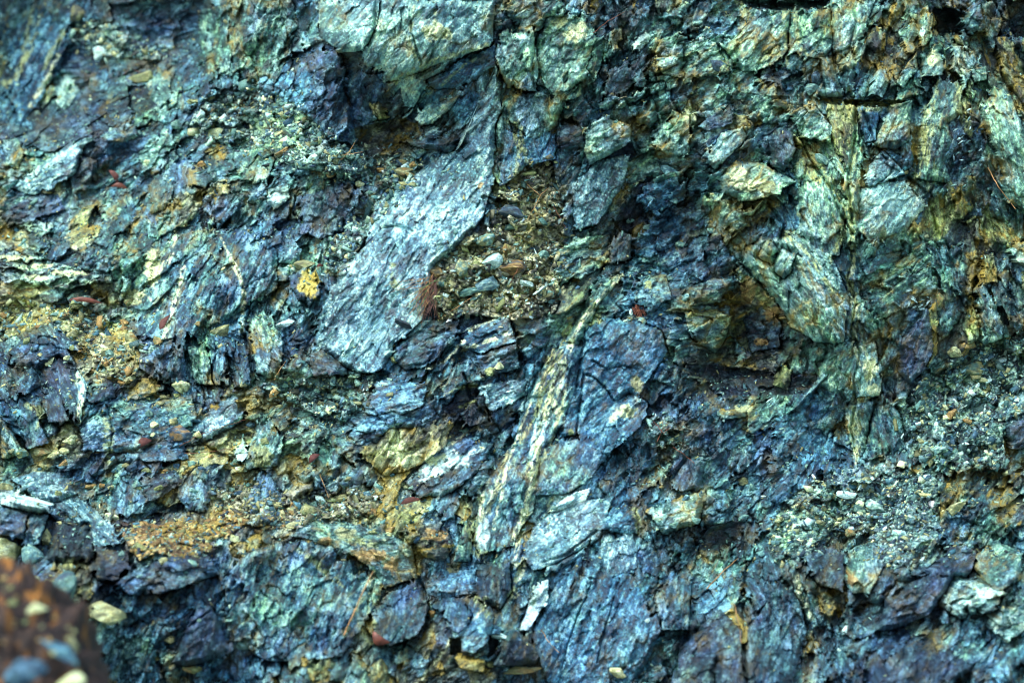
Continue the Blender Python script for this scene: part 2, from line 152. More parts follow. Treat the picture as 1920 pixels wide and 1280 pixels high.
# drawn blocks: kind | label | outline | foliation angle | set forward (cm) | slope across | slope down | rock | roughness | streaks
# a kind beginning with - is bedrock of the bank itself
BLOCKS = r"""
rock_slab|tilted blue slab streaked with yellow, topmost at the far upper left of the bank|15,70 70,15 130,55 130,100 75,190 38,235 20,180|62|8|-.3|-.2|blue|.5|1.6
-||120,60 180,38 250,68 322,95 300,112 210,108 150,98|0|3|0|-.8|gravel|1.2|.3
-||205,8 385,0 372,80 330,130 270,90 212,52|20|-8|0|.3|navy|.7|.6
rock_face_block|mottled brown-green crag below the upper edge, left of the overhanging wall|372,20 470,0 545,0 560,40 520,150 420,142 372,80|78|4|.1|.0|green|1.|1.
rock_ledge_block|pale green wedge sticking out under the upper edge beside a black gap|545,95 560,78 600,62 612,72 585,90 560,100|15|12|0|-.4|pgreen|.5|.6
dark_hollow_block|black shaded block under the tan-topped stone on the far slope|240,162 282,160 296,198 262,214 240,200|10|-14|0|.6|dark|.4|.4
boulder|rounded pale green boulder beside the black hollow on the far slope|274,150 300,136 318,150 320,180 300,203 280,185|60|9|.2|-.2|pgreen|.4|.6
boulder|mottled cream and blue boulder left of the black hollow|100,155 128,138 148,168 126,212 103,196|60|7|-.1|-.3|pale|.6|.7
rock_slab|long purple slab lying under the mottled cream boulder|0,228 62,242 150,190 178,250 100,284 0,262|25|5|.1|-.2|purp|.6|1.
boulder|rounded green boulder at the far edge below the purple slab|6,262 30,258 44,285 34,318 10,310|50|7|0|-.3|pgreen|.4|.5
rock_slab|smooth bright blue slab leaning in the far slope above the cream streaks|22,352 62,318 130,270 156,282 144,322 95,352 60,368|35|8|-.3|-.4|slab|.3|1.8
rock_block|dark purple lump beside the leaning bright blue slab|150,290 185,300 180,340 146,338|40|6|.2|0|purp|.6|.6
boulder|tan and green humped boulder above the cream streaks on the far slope|278,350 300,325 325,343 322,380 284,402|65|8|.2|-.3|green|.5|.9
-||350,250 380,190 470,158 560,205 642,268 708,312 650,335 520,305 440,275 385,265|-8|2|0|-.7|gravel|1.1|.3
rock_block|dark flat block resting in the pale rubble fan|438,205 462,198 488,206 480,216 448,216|0|8|0|-.3|purp|.4|.6
boulder|humped green boulder banded with ochre below the rubble fan|450,285 488,264 515,298 500,342 460,346 438,318|60|9|.2|-.2|green|.5|1.2
boulder|small rounded green boulder left of the banded hump|356,325 385,320 402,338 382,352 358,346|10|8|0|-.3|pgreen|.4|.5
rock_block|cracked purple-brown block with a rusty edge below the rubble fan|555,378 590,358 640,348 664,372 640,432 600,448 566,432|60|5|.2|-.1|purp|.6|.6
rock_patch_block|gleaming pale block with fine parallel lines among green rock|500,352 540,346 546,372 520,392 500,380|15|6|-.2|-.3|pale|.4|1.8
rock_slab|thick brown-purple slab at the edge of the far slope above the cream streaks|0,402 62,366 108,362 122,394 66,410 16,428|20|6|.1|-.4|purp|.6|1.
-||0,470 60,478 120,496 210,520 130,540 0,530|8|3|0|-.5|gravel|1.|1.6
-||250,520 290,470 330,440 300,520 260,560|60|3|-.2|-.1|pgreen|.9|1.6
rock_face_block|broad teal face crossed by thin cream veins left of the leaning slab|290,500 330,440 400,428 470,430 520,470 520,540 450,585 380,625 300,640 250,620|62|7f|-.2|.0|teal|.7|1.7
rock_block|pale blue pyramid above the yellow-patched rock|522,492 548,438 566,470 560,492|60|8|-.2|-.2|slab|.4|.8
rock_block|square pale cyan block with flat front below the pale pyramid|520,500 552,494 554,526 522,528|10|9|0|-.2|pale|.4|.5
yellow_patched_rock|grey block crusted with a bright yellow patch beside the leaning slab|540,516 560,508 592,504 608,545 582,566 562,560 545,540|60|10|.1|-.2|purp|.5|.7
-||640,250 700,300 660,340 720,340 690,380 640,440 610,500 640,520 700,420 760,345 800,300 700,290|20|-2|0|-.4|gravel|1.|.3
rock_slab|great pale blue slab slanting down the middle of the bank|690,430 706,380 762,342 822,290 872,250 900,200 930,118 942,160 936,262 924,342 906,410 870,452 812,500 800,540 792,600 770,622 740,642 720,692 690,702 640,685 588,642 600,590 620,540 650,500 682,460|54|9|-.45|-.25|slab|.28|2.4
rock_wall_block|pale blue overhanging wall at the upper edge, left of its dark seam|596,0 712,0 706,60 690,86 665,102 640,96 600,70|50|16|-.1|-.1|pale|.35|1.4
rock_wall_block|pale speckled wall with ochre cracks at the upper edge above the great slab|716,0 926,0 936,60 920,86 850,112 792,140 735,157 720,127 680,122 690,86 702,55|58|15|-.15|-.05|pale|.4|1.7
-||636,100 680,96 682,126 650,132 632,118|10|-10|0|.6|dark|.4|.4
rock_tongue|pale pointed tongue of rock hanging under the speckled wall|725,157 850,108 792,172 775,204 744,196|60|12|-.1|0|pale|.4|1.6
rock_slab|blue slab with a yellow seam running up to the green crag|796,150 930,82 934,120 872,162 815,168|32|7|0|.05|blue|.5|1.5
rock_crag|jutting pale green crag with a black undercut beside the great slab|935,66 1000,58 1012,120 1005,172 962,166 940,150 930,105|60|20|-.1|.0|pgreen|.6|1.1
rock_block|green top block above the jutting crag at the upper edge|948,0 1042,0 1060,30 1012,58 955,52|40|13|0|-.1|green|.8|.8
dark_ledge_block|layered dark ledges wedged between speckled wall and green crag|925,30 948,18 955,50 935,66 942,86 925,82|20|4|0|.2|navy|.8|1.2
rock_face_block|yellow-green mottled face beside the jutting crag|1022,30 1100,28 1122,80 1116,130 1080,160 1050,190 1020,160 1006,110|55|7f|.1|-.1|pgreen|.5|.8
rock_face_block|olive face below the black undercut of the green crag|945,182 1010,172 1062,190 1042,240 1000,262 960,232 940,202|75|7f|0|-.1|pgreen|.6|.9
rock_block|leaning purple block wedged above the green wedge stone|1126,182 1150,132 1176,116 1186,160 1160,188|60|8|.1|.1|purp|.4|.8
rock_block|dark purple block with a glossy white cap below the upper edge|1182,150 1188,118 1212,92 1220,120 1210,155 1192,166|65|9|0|0|purp|.5|.9
white_capped_block|gleaming white wedge on top of the dark purple block|1190,76 1210,57 1221,70 1204,92 1190,92|20|12|-.1|-.4|white|.3|1.
rock_block|slender green-blue leaning blocks left of the purple pair|1100,130 1120,72 1140,66 1138,100 1118,150|65|7|0|0|green|.6|1.4
wedge_stone|large green wedge stone jutting out over a black cavity|1100,240 1130,220 1182,236 1184,266 1150,292 1106,312 1096,280|30|20|-.1|-.25|pgreen|.5|1.1
rock_block|dark rusty block to the left of the wedge stone|1038,252 1060,228 1098,238 1094,278 1046,278|20|4|0|.1|purp|.5|.5
rock_block|knobbly blue-green block above the wedge stone|1126,170 1190,176 1216,160 1200,190 1160,206 1124,206|15|11|0|-.1|green|.7|1.
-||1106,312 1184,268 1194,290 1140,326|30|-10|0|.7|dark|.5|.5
rock_block|whitish-green cracked block to the right of the wedge stone|1224,250 1260,208 1292,220 1292,290 1250,292 1230,272|60|13|-.1|-.1|pgreen|.6|1.
rock_block|pale green block catching the light above the cracked block|1228,70 1280,60 1292,110 1290,150 1240,140 1226,100|20|10|0|-.1|pgreen|1.|1.
rock_block|blocky green shelf with a dark underside near the cracked block|1196,200 1226,190 1230,230 1204,246 1190,225|40|12|0|-.1|green|.6|.9
rock_slab|blue slab stained yellow below the black cavity|1074,402 1070,346 1120,302 1182,290 1172,340 1122,420 1080,432|60|5|-.2|-.15|slab|.45|1.4
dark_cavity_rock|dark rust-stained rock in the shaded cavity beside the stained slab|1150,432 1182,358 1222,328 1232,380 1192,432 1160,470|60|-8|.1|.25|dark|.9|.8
rock_block|navy block shelf to the right of the shaded cavity|1206,350 1270,330 1290,370 1240,400 1214,390|30|8|0|0|blue|.8|.9
-||928,230 948,196 962,262 942,342 924,330|85|5|.2|0|green|.8|1.4
rock_face_block|blue-green face with a forked ochre crack above the chip scree|946,242 1000,262 1042,250 1042,300 1000,312 960,352 936,334|75|7f|.05|-.1|blue|.6|1.2
-||918,425 945,350 985,312 1036,300 1056,400 1062,520 1040,585 960,600 880,590 825,602 808,562 820,500 870,446|-20|4|0|-.5|scree|1.1|.3
rock_block|navy angular block under the overhanging pale wall|648,150 692,130 722,150 716,222 690,232 660,212|60|4|0|.1|navy|.8|1.
rock_block|small tan wedge among navy blocks under the speckled wall|690,200 712,194 728,222 712,224|0|9|0|-.3|tan|.4|.5
rock_block|narrow purple block leaning under the pointed tongue|722,200 750,164 757,200 738,222 726,216|50|9|.1|0|purp|.5|.9
rock_splinter|long glossy blue-white splinter above the great slab|776,226 800,198 862,178 845,202 812,232 790,234|35|12|-.2|-.2|pale|.35|1.4
-||660,240 760,222 792,250 740,282 690,292|30|-9|0|.3|brown|1.|.8
rock_lip|dark blue lip overhanging the top left of the great slab|748,265 852,252 870,268 842,286 782,276|8|15|0|-.2|purp|.6|1.1
rock_block|boxy navy rock hanging above the rubble beside the great slab|560,200 600,150 640,160 660,214 668,268 620,262|55|9|.0|.0|navy|.9|1.2
rock_block|blue shaded underside block of the overhang, far left end|588,92 640,100 650,134 620,160 590,150|50|8|0|.25|navy|.6|.8
chock_rock|dark purple keystone rock wedged beneath the shaded cavity|1142,466 1162,434 1182,440 1184,484 1150,492|70|10|.1|.1|purp|.3|.8
rock_ledge_block|ochre-green streaked ledge left of the dark keystone rock|1030,492 1060,450 1142,440 1146,490 1110,512 1060,532|25|4|0|-.2|green|.8|1.7
rock_block|green rock with orange spots right of the dark keystone|1196,520 1250,515 1262,560 1220,580 1190,560|15|8|0|-.1|teal|.7|.8
vein_rock|narrow yellow-cream band climbing to the dark keystone rock|1166,514 1130,532 1098,566 1058,640 1094,642 1122,562 1160,530|50|7f|0|0|green|.5|1.8
vein_rock|long grey-green rock laced with cream veins down the middle|1010,700 1058,640 1094,648 1076,740 1050,800 1020,860 1000,960 960,1020 900,1040 886,1000 915,900 962,830 985,750|66|7f|-.25|-.2|teal|.45|1.6
rock_slab|big smooth teal-blue slab right of the cream veins|1096,622 1140,600 1232,602 1252,660 1212,722 1172,780 1080,815 1050,820 1078,720|55|7f|-.1|-.2|blue|.35|1.1
rock_slab|blue slab with a round cream lichen patch|1138,762 1180,736 1216,756 1202,800 1140,852 1088,832 1080,805|45|7f|.1|-.1|blue|.35|.9
rock_slab|smooth bright teal slab below the lichen patch|1018,838 1080,822 1140,852 1100,905 1060,925 1004,930|60|7f|-.1|-.3|teal|.25|1.
rock_block|dark streaked navy block under the grass tuft|748,642 790,600 862,600 852,640 802,682 760,694 738,672|28|8|-.1|-.1|navy|.6|2.
rock_block|blue block edged with thin cream lines below the chip scree|860,650 890,610 952,588 968,640 902,662|30|9|-.1|-.2|blue|.5|1.9
rock_block|navy block beneath the cream-lined block|892,666 968,642 974,690 930,704 904,702|25|8|0|.15|navy|.5|1.
rock_block|teal block above the dark notch in the middle|828,742 850,690 882,670 902,702 898,722 850,762|55|7|0|-.1|teal|.5|1.3
rock_slab|low blue slab at the foot of the great slab|668,732 720,712 802,720 792,760 740,782 690,777|12|7|0|-.3|blue|.4|1.6
rock_block|pale blue flaky block left of the vein rock|900,722 992,708 982,770 930,777 893,746|30|10|-.1|-.2|slab|.45|1.5
dark_notch_block|dark block with an ochre rim in the central notch|828,774 868,722 896,722 890,746 852,782|25|0|0|.3|dark|.6|1.
rock_block|dark teal upright block in the central notch|884,746 906,740 918,790 880,802 864,777|80|6|.1|.1|dark|.5|.8
rock_block|dark hanging block beneath the flaky pale block|918,776 986,742 962,790 940,812|50|3|0|.3|navy|.7|.9
rock_block|blue rock with a dark shaded underside, left of the central notch|660,790 740,770 790,790 760,840 700,835|20|6|0|.1|blue|.7|1.2
cream_crusted_rock|olive rock crusted with cream and ochre below the notch|678,852 730,802 800,800 852,790 832,850 762,882 720,892|60|7|-.1|-.2|tan|.7|1.
rock_slab|dark slab wearing a gleaming white patch above the ochre floor|760,902 810,852 870,820 925,832 892,890 832,930 790,932|35|8|-.2|-.4|navy|.4|2.
rock_block|domed rock ringed yellow-brown at the middle of the ledge|462,852 480,802 512,790 532,830 520,872 452,882|70|9|.1|-.2|green|.45|1.3
white_rock|white speckled block left of the ringed dome|438,852 455,820 464,850 450,867|50|10|-.1|-.3|white|.4|.6
rock_slab|bright blue flat slab behind the ringed dome|360,802 440,742 456,790 380,832|40|6|-.2|-.4|slab|.35|1.4
rock_block|blue block beside the red leaf on the ledge|228,824 330,802 356,860 232,872|10|7|0|-.2|blue|.5|.8
rock_ledge_block|long teal-tan ledge stained with ochre below the dark columns|150,800 240,762 360,740 372,790 250,850 160,842|12|7f|0|-.4|teal|.5|.9
rock_column|jagged navy column, first of the row on the ledge|252,682 300,650 342,640 352,722 290,712|80|10|0|.05|navy|.8|1.
rock_column|green-faced column in the row on the ledge|352,650 386,640 402,722 366,722|85|9|0|0|green|.7|1.3
rock_column|teal column with a dark notch in the row on the ledge|388,640 422,648 434,724 404,722|85|10|0|0|teal|.7|1.3
rock_column|slim navy column beside the leaning green plate|438,662 460,640 472,722 442,722|85|8|0|0|navy|.6|1.2
rock_plate|leaning green plate at the end of the column row|462,600 500,588 532,640 522,714 482,700|105|10|.1|0|green|.5|1.8
rock_block|square purple block at the foot of the great slab|580,666 606,655 652,690 652,722 600,728 588,716|-15|11|.1|-.1|purp|.3|1.2
rock_block|teal pointed block beside the square purple block|528,690 560,664 582,690 584,724 530,720|60|6|0|-.1|teal|.6|1.2
boulder|hulking boulder with a dark top and green face at the edge|14,662 60,620 122,650 145,690 60,690 18,682|20|8|0|-.2|navy|.6|.7
rock_slab|pale-edged slab running down behind the hulking boulder|50,640 62,590 100,608 162,662 112,652|-38|5|.1|-.3|teal|.5|1.6
rock_block|upright purple-brown block with a blue side face|75,690 110,668 142,688 148,792 110,742 80,722|110|10|.1|0|purp|.4|.8
rock_face_block|pale streaked side face of the upright purple-brown block|142,690 166,720 152,792 143,782|105|8|.3|0|slab|.4|1.8
rock_block|squat purple block in front of the upright block|75,742 110,732 132,790 92,792|100|13|0|-.1|purp|.4|.8
rock_block|purple wedge with a ridged top on the ledge|164,752 205,700 216,745 172,758|50|10|.1|-.1|purp|.4|1.
rock_block|small navy block at the edge below the hulking boulder|28,722 60,682 77,722 42,742|50|11|0|-.1|navy|.5|.7
rock_slab|steep grey-green slab at the very edge below the blocks|0,778 52,852 0,858|-55|8|.2|-.1|green|.5|1.6
rock_block|blue cracked block above the cream-topped rock|38,772 62,762 92,830 52,842|100|9|0|0|navy|.4|.8
-||215,990 262,975 300,985 345,968 385,985 420,950 480,972 545,940 590,950 560,980 500,992 460,985 430,1004 385,1010 400,1034 330,1046 290,1036 262,1050 240,1020|0|2|0|-1.2|rust|.9|.2
-||400,925 480,905 560,945 650,915 720,930 700,965 640,975 560,985 470,975|0|1|0|-1.|scree|1.|.3
rock_slab|bright blue slab running down to the ochre floor|98,942 150,935 178,950 228,1020 182,1024 142,982|-48|12|.1|-.4|slab|.35|1.6
rock_slab|blue slab streaked white, above the bright slab at the edge|20,897 60,885 112,885 146,925 100,942 60,930|15|10|0|-.4|slab|.45|1.6
cream_topped_rock|black rock with a cream flat top at the edge|0,925 20,924 90,945 94,962 60,962 0,945|-10|22|0|-.9|white|.3|.4
dark_block|black block under the cream flat top|0,948 52,962 46,1012 0,1002|20|18|0|.1|navy|.3|.4
dark_block|glossy green-black block beneath the cream top|46,1012 56,966 92,962 72,1020 48,1028|60|17|.1|0|teal|.4|.6
jagged_rock|jagged black rock beside the bright blue slab|86,1048 100,982 128,976 142,990 164,975 176,1010 176,1047 130,1052|60|16|.1|0|dark|.7|.6
cube_rock|black cube-shaped rock at the end of the ochre floor|180,1026 240,1036 241,1060 222,1076 226,1092 182,1082|0|18|.1|0|dark|.3|.4
spiky_rock|dark teal spike rock at the back of the ochre floor|198,962 215,882 250,870 276,940 262,962|80|9|.1|-.1|teal|.8|1.2
rock_plate|stack of tilted purple plates beside the spike rock|262,900 330,885 342,902 300,935 276,940|20|9|0|-.3|purp|.6|2.
rock_block|navy crumbling block behind the purple plates|230,870 262,862 280,880 262,900 238,895|30|8|0|-.1|navy|.8|.8
rock_block|grey-blue block in the middle of the ochre floor|330,932 345,890 380,868 402,925 380,962 350,955|70|8|.1|-.1|teal|.6|1.
pyramid_rock|tall blue pyramid rock on the ochre floor|452,962 480,892 506,894 542,950 502,962|65|10|.1|-.1|navy|.5|1.2
pyramid_rock|small dark pyramid in front of the tall blue pyramid|460,982 500,944 526,976 476,988|60|14|.1|-.1|teal|.5|1.
dark_block|dark column beside the white stones on the ochre floor|550,888 590,878 612,930 580,915|75|10|.1|0|teal|.6|.8
rock_block|tan plate with purple lines under the dark column|530,932 560,905 582,915 562,942|30|12|0|-.2|tan|.5|2.
rock_slab|mottled slab spotted orange and blue below the ochre floor|545,1002 600,970 700,990 772,1020 782,1082 722,1102 690,1062 640,1027|-10|7f|-.1|-.6|green|.35|.7
rock_block|ochre-brown stepped block in the lower middle|760,984 830,978 852,1022 832,1052 790,1042 765,1012|10|7|0|-.2|brown|.8|1.
rock_column|dark green fluted column beside an orange stain|850,1052 874,972 886,1010 882,1052|85|12|.2|0|green|.5|1.8
rock_dome|huge dark dome streaked with green in the foreground|470,1030 540,1008 600,1018 650,1040 690,1090 702,1140 640,1232 500,1240 430,1190 420,1080|68|7f|-.05|-.25|teal|.8|1.1
rock_ledge_block|dark ledge with a shadowed underside in the near left|214,1087 260,1064 320,1045 390,1040 412,1078 300,1112 240,1112|10|14|0|-.4|navy|.6|.8
boulder|smooth purple boulder at the foot of the near ledge|322,1242 370,1140 402,1146 432,1222 350,1250|65|16|.1|-.15|purp|.3|.9
boulder|round navy boulder with an orange-stained rim in the foreground|695,1150 730,1110 780,1095 806,1140 782,1190 730,1212 700,1192|60|16|.1|-.2|navy|.45|.8
rock_block|grey-blue angular block with an orange corner near the bottom|806,1082 892,1066 892,1110 842,1122 800,1112|20|7f|0|-.3|blue|.4|.7
rock_block|upright purple block behind the pale flake|895,1056 956,1056 958,1110 936,1142 895,1120|85|12|.1|.05|purp|.35|1.
rock_block|split navy block with a dark slot beside the round boulder|812,1130 850,1118 885,1140 880,1192 850,1182|75|12|0|0|navy|.5|.8
rock_block|flat-faced blue block above the twin black holes|852,1192 918,1130 926,1150 920,1200 890,1226 868,1222|50|10|0|-.1|blue|.35|.6
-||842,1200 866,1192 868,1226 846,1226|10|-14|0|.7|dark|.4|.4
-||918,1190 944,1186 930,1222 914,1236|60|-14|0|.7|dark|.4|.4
tan_rock|tan flat rock at the bottom between the black holes|854,1232 910,1240 908,1262 862,1254|10|12|0|-.4|tan|.3|.6
pyramid_rock|dark green-black pyramid at the bottom middle|924,1248 960,1190 1012,1214 1004,1244|60|18|.1|.05|dark|.5|.6
-||1062,1070 1110,1062 1185,1078 1240,1180 1190,1290 1030,1290 996,1190|66|7f|0|0|blue|.5|1.5
rock_slab|large oval smooth blue slab in the lower middle|986,1050 1000,990 1060,940 1152,930 1124,1010 1052,1050 1000,1072|40|7f|-.15|-.35|slab|.2|1.
-||1026,962 1066,926 1110,912 1100,936 1050,958|32|7f|-.15|-.4|white|.35|1.8
quartz_flake|long white flake standing in the blue rock near the bottom|974,1182 1004,1100 1032,1085 1022,1130 990,1182|60|14|-.2|-.2|white|.3|1.8
rock_slab|blue ribbed slab to the right of the long white flake|998,1182 1062,1078 1092,1040 1082,1120 1042,1184|62|7f|-.1|-.2|blue|.4|1.9
rock_block|blue block rimmed with an orange curve at its top|1120,992 1150,950 1190,958 1197,1002 1130,994|30|7f|.1|-.1|blue|.4|.9
rock_block|blue cracked block below the orange-rimmed block|1110,1060 1130,1002 1192,1002 1196,1060 1150,1082|70|7f|.1|-.1|slab|.55|.9
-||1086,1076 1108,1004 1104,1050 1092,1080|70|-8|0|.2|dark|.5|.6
dark_block|dark shaded block right of the cracked blue block|1196,1022 1242,1010 1262,1060 1232,1082 1200,1068|50|2|0|.1|navy|.6|.6
rock_slab|smooth pale teal slab with a wavy edge under the purple rocks|1218,962 1280,930 1322,918 1312,980 1242,1002|15|12|0|-.3|pgreen|.25|.6
rock_block|purple block above a black slot and orange stones|1262,902 1290,860 1322,866 1312,918 1268,920|60|12|.1|0|purp|.4|.7
rock_block|ribbed dark green block beside a grass stalk in the near right|1230,1122 1270,1078 1296,1090 1292,1180 1242,1182|80|9|.1|0|teal|.8|1.2
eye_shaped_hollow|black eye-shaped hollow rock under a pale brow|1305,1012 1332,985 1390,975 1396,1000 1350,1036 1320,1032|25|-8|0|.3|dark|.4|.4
-||1440,1000 1470,940 1560,880 1680,870 1762,900 1762,1000 1700,1062 1650,1062 1642,1000 1560,992 1490,1062 1450,1052|20|2|0|-.6|gravel|1.1|.3
boulder|green-brown pointed boulder standing in the pale chips|1600,1112 1590,1032 1640,1010 1656,1060 1632,1112|80|13|.1|-.1|green|.4|.9
boulder|purple-grey pitted boulder beside the pointed green one|1508,1042 1540,1020 1582,1040 1582,1112 1530,1092|60|11|0|-.1|purp|.4|.6
dark_boulder|huge dark purple boulder in the near right foreground|1640,1182 1662,1130 1700,1096 1760,1060 1800,1020 1832,1032 1822,1072 1742,1152 1690,1176|40|20|.0|-.1|purp|.45|.6
boulder|faceted green boulder with rust spots above the quartz|1830,1042 1870,1015 1912,1030 1917,1082 1870,1107 1838,1082|30|18|.1|-.2|green|.3|.6
quartz_block|crackled pale blue quartz block in the near right corner|1758,1132 1790,1080 1852,1090 1882,1112 1870,1142 1802,1162|20|16|-.1|-.3|pale|1.|.5
quartz_block|small crackled white quartz block at the edge|1858,1172 1890,1140 1922,1128 1922,1182 1890,1202|20|14|0|-.2|pale|1.|.5
rock_block|violet block along the bottom edge in the near right|1640,1290 1682,1220 1782,1220 1812,1252 1770,1295|50|18|.1|-.2|purp|.5|.6
rock_block|broad dark purple block at the bottom edge beside a dark gap|1272,1216 1350,1140 1392,1182 1392,1232 1342,1238 1340,1290 1268,1290|45|12|.1|-.1|purp|.4|.8
rock_block|lavender-blue block at the bottom edge beside a black slot|1342,1242 1390,1232 1402,1290 1348,1290|80|14|0|-.1|purp|.3|.6
rock_slab|tall dark teal ribbed slab in the near right|1402,1182 1462,1092 1492,1102 1512,1182 1482,1290 1402,1290|80|7f|.1|0|navy|.6|1.6
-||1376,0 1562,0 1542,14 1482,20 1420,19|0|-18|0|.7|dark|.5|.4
rock_slab|pale green streaked slab beneath the dark upper recess|1362,86 1402,40 1482,20 1477,92 1442,132 1390,132 1346,82|52|7f|-.15|-.1|pgreen|.45|1.8
rock_slab|blue-green ribbed slab next to the pale streaked slab|1480,30 1556,15 1562,92 1542,112 1480,102|65|7f|.05|0|green|.6|1.6
rock_slab|tall green slab at the upper edge split by a thin crack|1556,0 1642,0 1622,60 1590,102 1562,102|65|7f|-.1|0|pgreen|.45|1.5
upright_rock|leaf-shaped green blade of rock before the black cave|1720,42 1730,14 1750,30 1749,70 1730,88 1720,70|85|16|-.1|0|green|.35|1.2
upright_rock|leaning pale blade left of the leaf-shaped one|1686,66 1714,36 1722,62 1702,98|60|12|-.1|0|pgreen|.35|1.2
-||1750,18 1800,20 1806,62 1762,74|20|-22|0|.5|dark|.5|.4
boulder|rounded grey boulder above the black cave mouth|1810,20 1830,4 1862,18 1857,50 1822,62 1808,45|40|14|0|-.1|teal|.4|.5
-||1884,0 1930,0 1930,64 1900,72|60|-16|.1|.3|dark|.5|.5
rust_oval_rock|rusty brown oval rock among green blades|1626,66 1645,48 1662,62 1660,92 1640,100 1628,88|80|9|0|0|brown|.7|.8
rock_block|upright green block, leftmost above the shadowed ledge|1535,106 1560,108 1582,180 1550,182|105|11|0|0|green|.5|1.3
rock_block|upright mossy block with a yellow foot above the shadowed ledge|1580,112 1595,90 1606,130 1602,178 1582,162|90|13|.1|0|green|.5|1.3
rock_block|bright white-green upright block on the shadowed ledge|1634,176 1645,132 1661,125 1667,150 1656,182|75|17|-.2|-.1|pgreen|.35|1.4
rock_block|slanting dark green block to the right of the bright upright block|1680,152 1718,95 1720,130 1692,168|60|10|0|0|green|.5|1.4
rock_block|big pale block below the black cave|1728,102 1770,75 1767,142 1730,142|50|13|0|-.1|pgreen|.6|1.1
rock_block|white-streaked fractured block right of the big pale block|1795,95 1815,85 1830,130 1808,160 1790,130|110|12|.1|0|pale|.7|1.4
rock_block|green lump beneath the white-streaked block|1818,130 1850,125 1852,148 1826,156|15|12|0|-.2|pgreen|.4|.8
rock_pillar|leaning dark green pillar along the upper right|1838,10 1862,0 1880,40 1862,100 1848,60|100|8|.1|0|green|.6|1.6
rock_slab|mossy brown-green slab leaning beside the far dark corner|1862,70 1890,72 1922,120 1922,200 1888,160|115|6|.1|0|brown|.5|1.6
-||1534,178 1600,184 1700,190 1690,200 1600,196 1540,190|-4|-12|0|.7|brown|.6|.5
-||1408,136 1450,124 1516,136 1512,162 1450,162|0|-1|0|-.6|purp|1.2|.3
rock_block|blue-green rugged block left of the pale streaked slab|1280,72 1340,80 1372,142 1330,142 1282,152|30|7|0|-.1|green|.9|1.
rock_block|long shadowed purple block pointing down at the bright boulder|1306,238 1350,205 1376,200 1372,232 1330,246|25|10|0|.1|purp|.5|.9
rock_splinter|pale blue elongated block above the bright green boulder|1324,302 1350,250 1392,238 1402,258 1370,292 1340,318|45|12|-.1|-.2|pale|.4|1.3
two_tone_boulder|two-tone boulder, purple above and green below|1440,260 1465,240 1486,250 1488,282 1470,322 1448,312|80|13|.1|-.1|purp|.3|.6
bright_boulder|brightest pale green boulder with rounded top|1348,332 1380,300 1430,308 1472,330 1492,342 1430,372 1390,377 1354,362|35|16|-.2|-.2|pgreen|.3|.9
rock_block|cracked pale cluster block under the bright boulder|1330,362 1390,380 1412,392 1400,440 1350,420 1334,390|40|9|-.1|0|pgreen|.8|.8
ochre_triangle_rock|ochre-stained triangular rock below the shadowed ledge|1548,192 1605,196 1602,260 1586,332 1562,262|100|7f|0|-.05|ochre|.5|1.5
rock_block|slate-blue block hanging in the fork of the ochre seam|1606,200 1650,200 1642,262 1622,268|80|8|0|0|blue|.4|.8
rock_slab|pair of green-blue slabs slanting right of the slate-blue block|1640,272 1670,196 1712,190 1706,260 1680,282|62|10|-.1|-.05|green|.45|1.4
rock_block|rounded green block left of the ochre triangle|1485,212 1530,200 1560,240 1558,268 1502,258|40|7f|0|-.1|pgreen|.6|.9
rock_block|purple-blue pentagonal block in the middle of the upper right face|1628,312 1655,280 1697,325 1642,348 1624,342|30|11|0|-.1|slab|.4|1.
rock_slab|broad pale blue slab under the pentagonal block|1614,350 1692,338 1732,380 1702,432 1632,452 1608,432|55|7f|-.1|-.05|pale|.35|1.6
rock_slab|tall yellow-green streaked slab in the upper right face|1718,334 1730,222 1765,150 1802,160 1804,260 1782,342 1740,338|80|7f|-.15|0|green|.4|2.2
rock_slab|smooth green slab at the right-hand edge of the face|1838,200 1885,158 1902,200 1930,262 1930,392 1892,382 1872,292 1842,232|112|12|.05|0|pgreen|.3|1.4
-||1776,232 1800,215 1835,238 1848,260 1838,300 1856,335 1812,330 1792,356 1770,302 1784,262|80|-4|0|0|navy|1.2|1.
rock_block|blocky blue-green face left of the central seam|1496,352 1556,330 1582,400 1572,482 1502,462|95|7f|0|-.05|pgreen|.45|1.4
-||1582,330 1606,200 1612,330 1606,440 1586,460|95|7f|0|0|pgreen|.6|2.
rock_face_block|long diagonal blue-green buttress above the brown recess|1396,462 1420,450 1500,440 1562,490 1592,560 1582,642 1530,642 1482,612 1466,582 1440,540 1402,500|118|10|-.15|-.05|pgreen|.45|1.1
pale_block|pale split block on the buttress, left of its twin|1420,480 1440,448 1459,465 1446,496|60|18|0|-.1|pgreen|.3|.7
pale_block|green twin of the pale split block, with a cracked corner|1448,496 1465,465 1492,476 1481,512 1470,522 1452,508|60|17|0|-.1|pgreen|.3|.7
recess_rock|rust-brown hollow rock beneath the buttress|1376,540 1400,515 1430,530 1472,602 1462,652 1400,662 1370,622|30|-5|.1|.1|brown|1.2|.7
rock_block|purple-brown lump low in the rust-brown hollow|1392,598 1430,580 1468,606 1462,650 1410,660|20|1|0|-.1|purp|.8|.8
rock_block|dark wedge high in the rust-brown hollow beside the buttress|1398,520 1424,530 1446,560 1420,580 1396,560|40|-1|.1|0|brown|.9|.8
rock_block|navy stepped block left of the rust-brown hollow|1300,442 1352,440 1382,500 1330,532 1288,512|40|6|.1|.05|navy|.8|1.
rock_ledge_block|blue-green shelf over the rust-brown hollow|1290,540 1340,520 1380,530 1350,566 1296,572|5|10|0|-.2|teal|.6|1.
rock_ledge_block|pale green crumbling shelf left of the rust-brown hollow|1283,586 1340,580 1374,592 1360,632 1340,660 1296,632|20|9|0|-.15|pgreen|.8|.8
